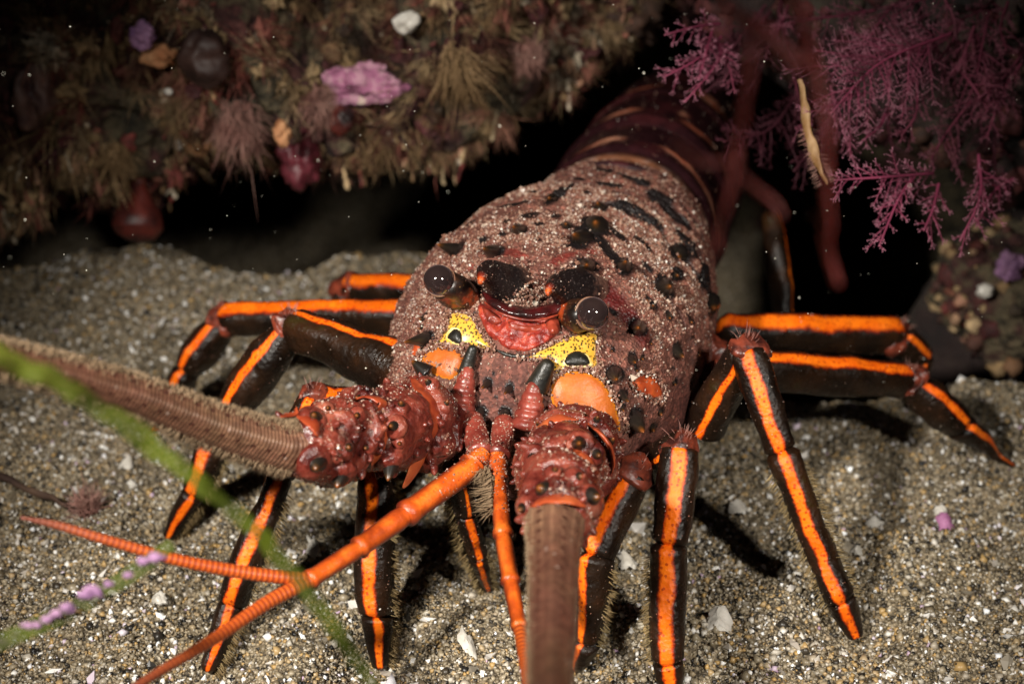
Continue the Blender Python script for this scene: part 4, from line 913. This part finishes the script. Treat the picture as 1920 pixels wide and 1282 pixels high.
# right overhang
E2 = np.array([(1180, -60, 4.9), (1300, 20, 4.75), (1420, 110, 4.7), (1560, 200, 4.65), (1700, 270, 4.6), (1850, 330, 4.6), (2000, 360, 4.6), (2600, 420, 4.6)])
EP2 = np.array([CAM + ray(x, y) * (yy / ray(x, y)[1]) for x, y, yy in E2])
def over_prof(x):
    lip, yy = np.interp(x, EP2[:, 0], EP2[:, 2]), np.interp(x, EP2[:, 0], EP2[:, 1])
    return [(9, 3.0), (yy + .9, 2.6), (yy + .2, 2.1), (yy - .05, 1.7), (yy - .05, max(lip + .35, 1.2)), (yy, lip + .1), (yy + .15, lip), (yy + .6, lip + .05), (6.5, lip + .1), (8.4, lip + .1)]
xs = np.concatenate([np.arange(.55, 2.6, .03), np.linspace(2.7, 9, 16)])
OVER, OV, OF, OBV = loft_rock("rock_overhang", xs, over_prof, M['darkrock'], "dark overhanging rock behind the purple seaweed at upper right", "rock", .10, 11)
# boulder at far right
bc = P(1905, 540, 5.3)
V, F = blob(bc, (.30, .28, .24), 5, .28, 2.0, 5, octs=4)
BOUL = tag(MB().add(V, F).build("boulder", M['reef']), "dim encrusted boulder at the right edge below the purple seaweed", "rock")
V, F = blob(P(1893, 500, 5.0), (.045, .03, .05), 4, .4, 3, 9); tag(MB().add(V, F).build("crust_patch", M['purple']), "small violet crust on the dim boulder at right", "crust")
V, F = blob(P(1848, 545, 5.02), (.03, .02, .025), 3, .4, 3, 12); tag(MB().add(V, F).build("barnacle", M['shell']), "cream knob on the dim boulder beside the violet crust", "barnacle")
bz = bc.copy(); V, F = blob((bc[0] + .2, bc[1] + .5, bc[2] - .7), (.5, .45, .75), 4, .25, 1.8, 6); tag(MB().add(V, F).build("rock_pillar", M['darkrock']), "dark rock stump that carries the dim boulder at right", "rock")

# growth crowding the ledge: clumps, knobs, blades
def surf(V, F, n, cond):
    c = V[F].mean(1); q_ = project(c); a_ = np.linalg.norm(np.cross(V[F[:, 1]] - V[F[:, 0]], V[F[:, 3]] - V[F[:, 0]]), axis=1)
    ok = cond(q_, c); w_ = a_ * ok; w_ /= w_.sum(); k_ = RNG.choice(len(F), n, p=w_)
    nn = nrm(np.cross(V[F[:, 1]] - V[F[:, 0]], V[F[:, 3]] - V[F[:, 0]])); nn = np.where(((CAM - c) * nn).sum(1, keepdims=True) < 0, -nn, nn)
    u_ = RNG.random((n, 2)); return V[F[k_, 0]] + (V[F[k_, 1]] - V[F[k_, 0]]) * u_[:, :1] + (V[F[k_, 3]] - V[F[k_, 0]]) * u_[:, 1:], nn[k_]
mb = MB()
vis = lambda q_, c: (fbm(c * 5.5, 2, 61) > -.16) & (q_[:, 0] > -120) & (q_[:, 0] < 1500) & (q_[:, 1] > -90) & (q_[:, 1] < 520) & (c[:, 1] < 6.2)
def tone(p): return float(np.clip(.5 + .42 * fbm(np.asarray(p) * 4.5, 2, 44) + RNG.normal(0, .16), 0, 1))
Bp, Bn = surf(LV, LF, 2200, vis)
for b_, n_ in zip(Bp, Bn):                      # rough crusty lumps
    rr_ = RNG.gamma(1.6, .0065) + .003; V, F = ICO[3]
    V = V * (1 + .9 * fbm(V * 2.6 + RNG.random(3) * 50, 3, 3))[:, None] * rr_ * RNG.uniform(.5, 1.5, 3); mb.add(V + b_ + n_ * rr_ * .2, F, r=tone(b_))
Bp, Bn = surf(LV, LF, 4200, vis)
for b_, n_ in zip(Bp, Bn):                      # feathery clumps of hairs
    nh = int(RNG.integers(8, 30)); D = nrm(n_ * RNG.uniform(.3, 1.1) + np.array([0, -.2, -.6]) + RNG.normal(0, .35, 3) + RNG.normal(0, .38, (nh, 3))); L = RNG.gamma(3, .022) * RNG.uniform(.5, 1.1, nh) + .01
    V, F, t_ = hairs(b_ + RNG.normal(0, .010, (nh, 3)), D, L, RNG.uniform(.0008, .0030)); mb.add(V, F, r=tone(b_))
Bp, Bn = surf(LV, LF, 160, vis)
for b_, n_ in zip(Bp, Bn):                      # crumpled leafy lobes of dark red weed
    for q_ in range(3):
        V, F = ICO[3]; rr_ = RNG.uniform(.015, .045); V = V * np.array([1, 1, .16]); V[:, 2] += .5 * fbm(V * 1.6 + RNG.random(3) * 40, 2, 7)
        d_ = Matrix.Rotation(RNG.uniform(0, 6.3), 3, Vector(RNG.normal(size=3)).normalized()); V = (V * rr_) @ np.array(d_).T; mb.add(V + b_ + n_ * rr_ * .8 + RNG.normal(0, .02, 3), F, r=RNG.uniform(0, .1))
Bp, Bn = surf(LV, LF, 700, lambda q_, c: vis(q_, c) & (c[:, 2] < np.interp(c[:, 0], EP[:, 0], EP[:, 2]) + .18) & (c[:, 1] < 5.6))
for b_, n_ in zip(Bp, Bn):                      # finger knobs hanging from the lip
    L = RNG.uniform(.03, .11); d_ = nrm(np.array([0, -.25, -1.]) + RNG.normal(0, .35, 3)); tt = np.linspace(0, 1, 8)
    W_ = b_ + d_ * (tt[:, None] * L) + n_ * .01 + np.cumsum(RNG.normal(0, .0035, (8, 3)), 0)
    V, F, A = tube(W_, np.interp(tt, [0, .6, .9, 1], [.8, .8, 1.3, .7]) * RNG.uniform(.003, .010), 7); mb.add(V, F, r=float(np.clip(tone(b_) + .15, 0, 1)))
Bp, Bn = surf(LV, LF, 500, vis)
V, F = grains(Bp + Bn * .03, RNG.gamma(2, .002, 500) + .002); mb.add(V, F, r=.97)
tag(mb.build("reef_growth", M['growth']), "mass of olive, tan and maroon growth crusting the reef ledge", "reef growth", kind='stuff')
mb = MB()
for bv_, Vv, Ff, n1_, cnd in ((OBV, OV, OF, 300, lambda q_, c: (q_[:, 0] > 1150) & (q_[:, 0] < 2000) & (q_[:, 1] > -90) & (q_[:, 1] < 480) & (c[:, 1] < 5.6)),):
    Bp, Bn = surf(Vv, Ff, n1_, cnd)
    for b_, n_ in zip(Bp, Bn):
        rr_ = RNG.gamma(3, .006) + .006; V, F = ICO[2]; V = V * (1 + .5 * fbm(V * 2.2 + RNG.random(3) * 50, 2, 3))[:, None] * rr_; mb.add(V + b_, F, r=RNG.uniform(0, .30))
V0, F0 = blob(bc, (.30, .28, .24), 5, .28, 2.0, 5, octs=4)
for k_ in RNG.integers(0, len(V0), 260):
    rr_ = RNG.gamma(3, .005) + .005; V, F = ICO[2]; V = V * (1 + .5 * fbm(V * 2.2 + RNG.random(3) * 50, 2, 3))[:, None] * rr_; mb.add(V + V0[k_], F, r=RNG.uniform(.1, .75))
tag(mb.build("rock_crust", M['growth']), "knobby crusts on the dark rocks at right", "reef growth", kind='stuff')

# single animals and plants one can point to on the ledge
def onl(px, py, off=.0):
    h, n = hit(px, py, LBV)
    if h is None: h = P(px, py, 5.3)
    return h - nrm(ray(px, py)) * off
def lump(name, px, py, wx, hy, mat, label, cat, off=.05, amp=.3, freq=2.2, seed=0, depth=None, smooth=True, sub=4):
    c = onl(px, py, off); d = (c - CAM) @ FW; V, F = blob(c, (wx / FPX * d * .5, depth or hy / FPX * d * .4, hy / FPX * d * .5), sub, amp, freq, seed)
    return tag(MB().add(V, F).build(name, mat, smooth=smooth), label, cat)
lump("coralline_lump", 683, 156, 124, 76, M['coralline'], "bright pink coralline crusted stone on the reef ledge", "crust", .16, .55, 1.7, 4, smooth=False, sub=5)
lump("crust_patch", 268, 66, 44, 44, M['purple'], "violet crust on the reef ledge at upper left", "crust", .10, .4, 2.5, 6)
lump("sponge", 298, 104, 60, 40, M['sponge'], "tan orange sponge just below the violet crust", "sponge", .08, .4, 2.5, 7)
lump("sponge", 370, 270, 62, 44, M['sponge'], "small orange sponge beside the pink tuft under the ledge", "sponge", .10, .25, 2.0, 8)
lump("shell", 765, 42, 46, 38, M['shell'], "blurred white shell lodged high on the reef ledge", "shell", .10, .4, 1.6, 9)
lump("sponge", 562, 300, 78, 110, M['maroon'], "dark maroon sponge hanging under the middle of the ledge", "sponge", .12, .35, 2.0, 10)
lump("sponge", 530, 252, 30, 44, M['sponge'], "narrow cream orange sponge on top of the dark maroon sponge", "sponge", .16, .4, 2.0, 11)
lump("sea_squirt", 64, 172, 84, 140, M['squirt2'], "grey purple translucent sea squirt at the left end of the ledge", "sea squirt", .10, .30, 1.8, 12)
lump("sea_squirt", 385, 108, 92, 100, M['brownanem'], "dark brown rounded sac on the ledge above the pink tuft", "sea squirt", .14, .22, 1.6, 13)
lump("sea_squirt", 640, 228, 50, 54, M['squirt'], "short reddish siphon below the pink coralline stone", "sea squirt", .16, .2, 1.6, 14)
lump("pebble", 335, 270, 14, 26, M['shell'], "tiny pale yellow pebble left of the small orange sponge", "pebble", .12, .2, 2, 15)
lump("barnacle", 316, 172, 14, 12, M['shell'], "tiny white barnacle on the ledge above the orange sponge", "barnacle", .12, .3, 2, 16)
# hanging teardrop squirt
c0 = onl(258, 338, .10); d_ = (c0 - CAM) @ FW; tt = np.linspace(0, 1, 26)
Wt = np.array([P(262 - 8 * t_, 336 + 124 * t_, d_) for t_ in tt]); Rt = np.interp(tt, [0, .08, .25, .5, .72, .9, .97, 1], [14, 14, 26, 41, 46, 33, 16, 4]) / FPX * d_
V, F, A = tube(Wt, Rt, 28); V = V + .014 * np.stack([fbm(V * 8, 3, 1), fbm(V * 8, 3, 2), fbm(V * 8, 3, 3)], -1)
tag(MB().add(V, F).build("sea_squirt", M['squirt']), "dark red teardrop sea squirt hanging from the ledge over the black gap", "sea squirt")
def tuft(name, px, py, n, spread, Lpx, mat, label, cat, off=.12, dirv=(0, -.3, -1), r=.004, curl=.2):
    c = onl(px, py, off); d = (c - CAM) @ FW; n = int(n * 1.8); n = int(n * 1.8); D = nrm(np.array(dirv) + RNG.normal(0, spread * .95, (n, 3)) * np.array([1.3, .6, .8])); mb = MB()
    V, F, t_ = hairs(c + RNG.normal(0, .022, (n, 3)), D, Lpx / FPX * d * RNG.gamma(7, .088, n), r * .34)
    V = V + .022 * np.stack([fbm(V * 22, 2, 1), fbm(V * 22, 2, 2), fbm(V * 22, 2, 3)], -1); mb.add(V, F)
    V, F = blob(c, .02, 3, .3, 2, 3); mb.add(V, F)
    return tag(mb.build(name, mat), label, cat)
tuft("hydroid_tuft", 445, 215, 240, .36, 112, M['pinktuft'], "pinkish brush like tuft fanning down below the brown sac", "hydroid", .16, (.1, -.3, -1), .0045)
tuft("hydroid_tuft", 600, 190, 120, .4, 70, M['pinktuft'], "pale pink tuft hanging left of the pink coralline stone", "hydroid", .14)
tuft("hydroid_tuft", 855, 110, 110, .34, 130, M['tantuft'], "tall tan branching tuft on the ledge right of the pink stone", "hydroid", .14, (.25, -.3, -1), .006)
tuft("hydroid_tuft", 990, 90, 90, .25, 60, M['pinktuft'], "small brownish tuft near the right end of the ledge", "hydroid", .12, (.1, -.2, -1), .004)
tuft("hydroid_tuft", 700, 260, 80, .4, 80, M['tantuft'], "loose tan tuft hanging below the pink coralline stone at the lip", "hydroid", .10, (0, -.2, -1), .005)
tuft("hydroid_tuft", 215, 290, 90, .5, 80, M['tantuft'], "olive tan tuft above the hanging teardrop squirt", "hydroid", .10, (0, -.3, -1), .005)

# ------------------------------------------------------------------ seaweeds
def frond(px0, py0, px1, py1, d0, d1, spread, mat, label, seed, name="seaweed_frond", sag=.0, dens=1.0, group="purple seaweed fronds on the overhang"):
    r_ = np.random.default_rng(seed); a, b = P(px0, py0, d0), P(px1, py1, d1); L = np.linalg.norm(b - a)
    m_ = (a + b) / 2 + np.array([0, 0, sag * L]) + r_.normal(0, .06 * L, 3); ax = crom([a, m_, b], 24); T = nrm(np.gradient(ax, axis=0))
    pn = nrm(-FW + r_.normal(0, .35, 3)); mb = MB(); n = len(ax); tt = np.linspace(0, 1, n)
    V, F, A = tube(ax, np.interp(tt, [0, 1], [.0052, .0024]), 6); mb.add(V, F, tip=np.append(np.repeat(tt * .7, 6), [0, .7]))
    nb = int(L / .0115 * dens); Bs, Ds, Ls, Ts = [], [], [], []
    def twig(p, dr, ln, rad, t0):
        dr = nrm(dr); k = 4; q_ = p + dr * (np.linspace(0, 1, k)[:, None] * ln) + (np.linspace(0, 1, k)[:, None] ** 2) * np.array([0, 0, -.18 * ln])
        V, F, A = tube(q_, np.linspace(rad, rad * .7, k), 4); mb.add(V, F, tip=np.append(np.repeat(np.linspace(t0, t0 + .3, k), 4), [t0, t0 + .3])); return q_
    for i_ in range(nb):
        if r_.random() < .16: continue
        f_ = (i_ + r_.random() * .6) / nb * .98 + .02; k = min(int(f_ * (n - 1)), n - 2); p = ax[k]; sd = np.cross(pn, T[k]) * (1 if i_ % 2 else -1)
        ln = spread * (.25 + .75 * math.sin(math.pi * min(1, .18 + f_ * .80)) ** .8) * r_.uniform(.35, 1.25)
        dr = sd * r_.uniform(.6, .95) + T[k] * r_.uniform(.55, .95) + pn * r_.normal(0, .5) + r_.normal(0, .16, 3)
        q_ = twig(p, dr, ln * r_.uniform(.6, 1.2), .0018, f_ * .3)
        ns_ = max(2, int(ln / .014))
        for j_ in range(ns_):
            g_ = (j_ + .7) / ns_; pp = q_[0] + (q_[-1] - q_[0]) * g_; s2 = np.cross(pn, nrm(dr)) * (1 if j_ % 2 else -1)
            l2 = ln * .36 * (1.15 - g_ * .6) * r_.uniform(.6, 1.2); Bs.append(pp); Ds.append(s2 * .75 + nrm(dr) * .8 + pn * r_.normal(0, .35)); Ls.append(l2); Ts.append(.5 + .3 * g_)
        Bs += [q_[-1]] * 2; Ds += [nrm(dr) + np.cross(pn, nrm(dr)) * .5, nrm(dr) - np.cross(pn, nrm(dr)) * .5]; Ls += [.012] * 2; Ts += [.8, .8]
    V, F, t_ = hairs(np.array(Bs), np.array(Ds), np.array(Ls), .0013); mb.add(V, F, tip=np.repeat(Ts, 7) + t_ * .3)
    tipc = np.array(Bs) + nrm(np.array(Ds)) * np.array(Ls)[:, None]
    V, F = grains(tipc, np.full(len(tipc), .0022), .15); mb.add(V, F, tip=np.full(len(V), .95))
    return tag(mb.build(name, mat), label, "seaweed", group)
FR = [(1785,62,1556,214,4.15,3.95,.20,"long slanting purple feather frond across the middle of the seaweed clump"),
 (1750,325,1563,338,4.10,3.9,.085,"pale pink purple frond pointing left above the lowest tips"),
 (1715,330,1648,462,4.05,3.85,.075,"bright purple frond pointing straight down to the lowest tip"),
 (1835,290,1800,452,4.15,4.0,.085,"bushy purple frond hanging at the lower right of the clump"),
 (1760,345,1732,432,4.10,3.95,.06,"short purple frond between the lowest tip and the bushy one"),
 (1900,335,1830,425,4.2,4.1,.07,"purple frond slanting down left near the right edge"),
 (1350,45,1246,66,4.25,4.1,.06,"upper purple frond of the small clump over the lobster's tail"),
 (1352,70,1243,146,4.25,4.1,.065,"purple frond pointing lower left over the lobster's tail"),
 (1345,80,1284,192,4.25,4.1,.06,"longest drooping purple frond over the lobster's tail"),
 (1350,90,1378,176,4.25,4.15,.05,"short purple frond hanging behind the red blurred stem"),
 (1335,60,1310,150,4.2,4.1,.05,"middle purple frond of the small clump over the tail"),
 (1640,20,1470,45,4.3,4.2,.09,"dim purple frond along the top edge pointing left"),
 (1640,60,1556,150,4.25,4.15,.08,"dim purple frond above the ochre hanging blade"),
 (1660,215,1620,262,4.1,4.0,.05,"short purple frond just right of the ochre blade"),
 (1820,190,1745,300,4.25,4.15,.10,"drooping purple frond in the middle of the clump"),
 (1720,150,1690,255,4.2,4.1,.09,"purple frond hanging below the long slanting frond"),
 (1915,120,1850,260,4.35,4.25,.10,"dim purple frond at the right edge of the picture"),
 (1480,10,1440,90,4.35,4.25,.06,"dim purple frond at the top beside the red stem")]
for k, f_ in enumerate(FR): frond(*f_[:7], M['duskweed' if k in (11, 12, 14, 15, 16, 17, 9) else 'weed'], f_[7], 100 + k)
r5 = np.random.default_rng(177)
for k in range(16):
    x0, y0 = r5.uniform(1500, 1930), r5.uniform(-40, 250); a_ = r5.uniform(.2, 2.3); ln = r5.uniform(90, 170)
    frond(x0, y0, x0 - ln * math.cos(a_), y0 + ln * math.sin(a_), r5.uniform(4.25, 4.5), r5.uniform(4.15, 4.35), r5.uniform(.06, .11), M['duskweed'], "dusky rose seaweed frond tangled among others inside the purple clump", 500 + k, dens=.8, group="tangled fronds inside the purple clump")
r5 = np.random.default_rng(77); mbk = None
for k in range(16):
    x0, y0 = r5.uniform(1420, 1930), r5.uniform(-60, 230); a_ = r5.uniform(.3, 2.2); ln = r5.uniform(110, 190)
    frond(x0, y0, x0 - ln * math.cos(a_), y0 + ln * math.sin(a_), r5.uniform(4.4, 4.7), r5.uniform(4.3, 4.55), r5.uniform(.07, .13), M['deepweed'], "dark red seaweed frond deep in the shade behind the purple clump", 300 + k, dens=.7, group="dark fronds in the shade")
# ochre hanging blade
Wb = crom([P(1500,150,4.0), P(1508,205,3.98), P(1520,262,3.95), P(1536,312,3.92), P(1549,346,3.9)], 10); tt = np.linspace(0, 1, len(Wb))
V, F, A = tube(Wb, np.interp(tt, [0, .3, .55, .8, 1], [.010, .017, .018, .011, .002]), 14, flat=.5); V = V + .005 * np.stack([fbm(V * 25, 3, 1), fbm(V * 25, 3, 2), fbm(V * 25, 3, 3)], -1)
OB = tag(MB().add(V, F).build("hanging_seaweed", M['ochre']), "ochre tapering blade hanging point down left of the purple clump", "seaweed")
fringe(Wb, np.full(len(Wb), .014), [1., 0, 0], OB, 60, .025, .0008, M['pinktuft'], "hairs", lo=.4); fringe(Wb, np.full(len(Wb), .014), [-1., 0, 0], OB, 60, .025, .0008, M['pinktuft'], "hairs", lo=.4)
# red blurred weed close to the lens
def branchy(lst, name, mat, label, cat):
    mb = MB()
    for pts in lst:
        W = crom([Q(*p) for p in pts], 12); V, F, A = tube(W[:, :3], W[:, 3] * .76, 14, flat=.55, ref=-FW); V = V + .010 * np.stack([fbm(V * 12, 3, 1), fbm(V * 12, 3, 2), fbm(V * 12, 3, 3)], -1); mb.add(V, F)
    return tag(mb.build(name, mat), label, cat)
branchy([[(1180,-260,1.5,26),(1290,-90,1.5,30),(1385,30,1.5,40),(1450,95,1.5,44),(1500,140,1.5,38)],
         [(1400,60,1.5,24),(1392,150,1.52,24),(1378,260,1.55,24),(1350,390,1.6,24),(1328,490,1.65,17)],
         [(1375,300,1.55,12),(1320,300,1.55,16),(1275,270,1.55,12)], [(1385,330,1.58,10),(1440,365,1.6,12),(1460,400,1.6,8)]],
        "red_seaweed", M['redweed'], "blurred red seaweed stem crossing the picture top, its branch hanging before the lobster's back", "seaweed")
branchy([[(1440,-200,1.45,20),(1480,-40,1.45,26),(1520,100,1.5,34),(1535,190,1.52,26),(1530,300,1.55,20),(1540,420,1.6,18),(1568,530,1.65,14)],
         [(1540,420,1.6,10),(1510,400,1.6,8)]], "red_seaweed", M['redweed'], "blurred red seaweed stem hanging right of the lobster's back, over the black gap", "seaweed")
# seagrass blades near the lens
def ribbon(pts, mat, name, label, cat, n=14, rough_=.0):
    W = crom([Q(*p) for p in pts], n); Pn, R = W[:, :3], W[:, 3] * .9 * (1 + .12 * fbm(W[:, :3] * 9, 3, 5)); T = nrm(np.gradient(Pn, axis=0)); v = nrm(CAM - Pn); s_ = nrm(np.cross(T, v)); nrm_ = np.cross(s_, T)
    V, F, A = tube(Pn, R, 16, ref=nrm(s_ + .35 * nrm_), flat=.12)
    if rough_: V = V + rough_ * np.stack([fbm(V * 30, 3, 1), fbm(V * 30, 3, 2), fbm(V * 30, 3, 3)], -1)
    return tag(MB().add(V, F, **A).build(name, mat), label, cat)
ribbon([(-700,330,1.9,24),(-200,585,1.95,23),(0,668,2.0,22),(150,742,2.05,21),(300,846,2.1,20),(450,968,2.12,20),(560,1084,2.12,19),(640,1190,2.1,18),(705,1290,2.08,16),(800,1460,2.0,14)], M['grass'], "seagrass", "long blurred green seagrass blade crossing the picture from the left edge to the bottom", "seagrass", rough_=.006)
B2 = ribbon([(-500,1400,2.3,20),(-150,1265,2.35,20),(0,1203,2.4,20),(150,1135,2.45,19),(260,1066,2.48,19),(322,1020,2.5,15)], M['grass'], "seagrass", "short green seagrass blade with purple crusts at the lower left corner", "seagrass")
for k, (x, y, r) in enumerate(((292,1045,14),(268,1052,9),(240,1078,8),(176,1108,16),(160,1116,11),(126,1138,12),(105,1150,9),(88,1160,9),(70,1172,8),(52,1172,9),(30,1190,7),(8,1205,10),(205,1095,8))):
    V, F = blob(P(x, y, 2.42), (r / FPX * 2.9, .004, r / FPX * 1.9), 3, .5, 1.8, k); MB().add(V, F).build("crust_spot", M['purple'], B2)
# twig and fuzzy tuft on the sand
Wt = crom([G(-80, 862, .05), G(0, 892, .05), G(60, 920, .04), G(125, 948, .03)], 10); V, F, A = tube(Wt, np.linspace(.014, .008, len(Wt)), 10); V = V + .006 * np.stack([fbm(V * 20, 3, 1), fbm(V * 20, 3, 2), fbm(V * 20, 3, 3)], -1)
tag(MB().add(V, F).build("twig", M['twig']), "thin dark twig lying on the sand at the left edge", "twig")
c = G(165, 955, .02); n = 260; D = nrm(np.array([0, -.1, .8]) + RNG.normal(0, .6, (n, 3))); D[:, 2] = np.abs(D[:, 2])
V, F, t_ = hairs(c + RNG.normal(0, .012, (n, 3)), D, RNG.uniform(.04, .10, n), .0016)
tag(MB().add(V, F).build("hydroid_tuft", M['pinktuft']), "faint fuzzy pinkish tuft on the sand by the twig's end", "hydroid")
Wt = crom([G(200, 952, .03), G(260, 950, .03)], 6); 
# drifting specks
n = 240; px, py = RNG.uniform(0, 1920, n), RNG.uniform(0, 760, n); dd = RNG.uniform(2.6, 4.7, n)
Cs = np.array([P(a, b, c_) for a, b, c_ in zip(px, py, dd)]); V, F = grains(Cs, RNG.gamma(2, .0004, n) + .0005, .2)
tag(MB().add(V, F).build("drifting_specks", M['snow']), "tiny pale specks drifting in the dark water", "specks", kind='stuff')
for o in bpy.data.objects:
    if "_b" in o: del o["_b"]
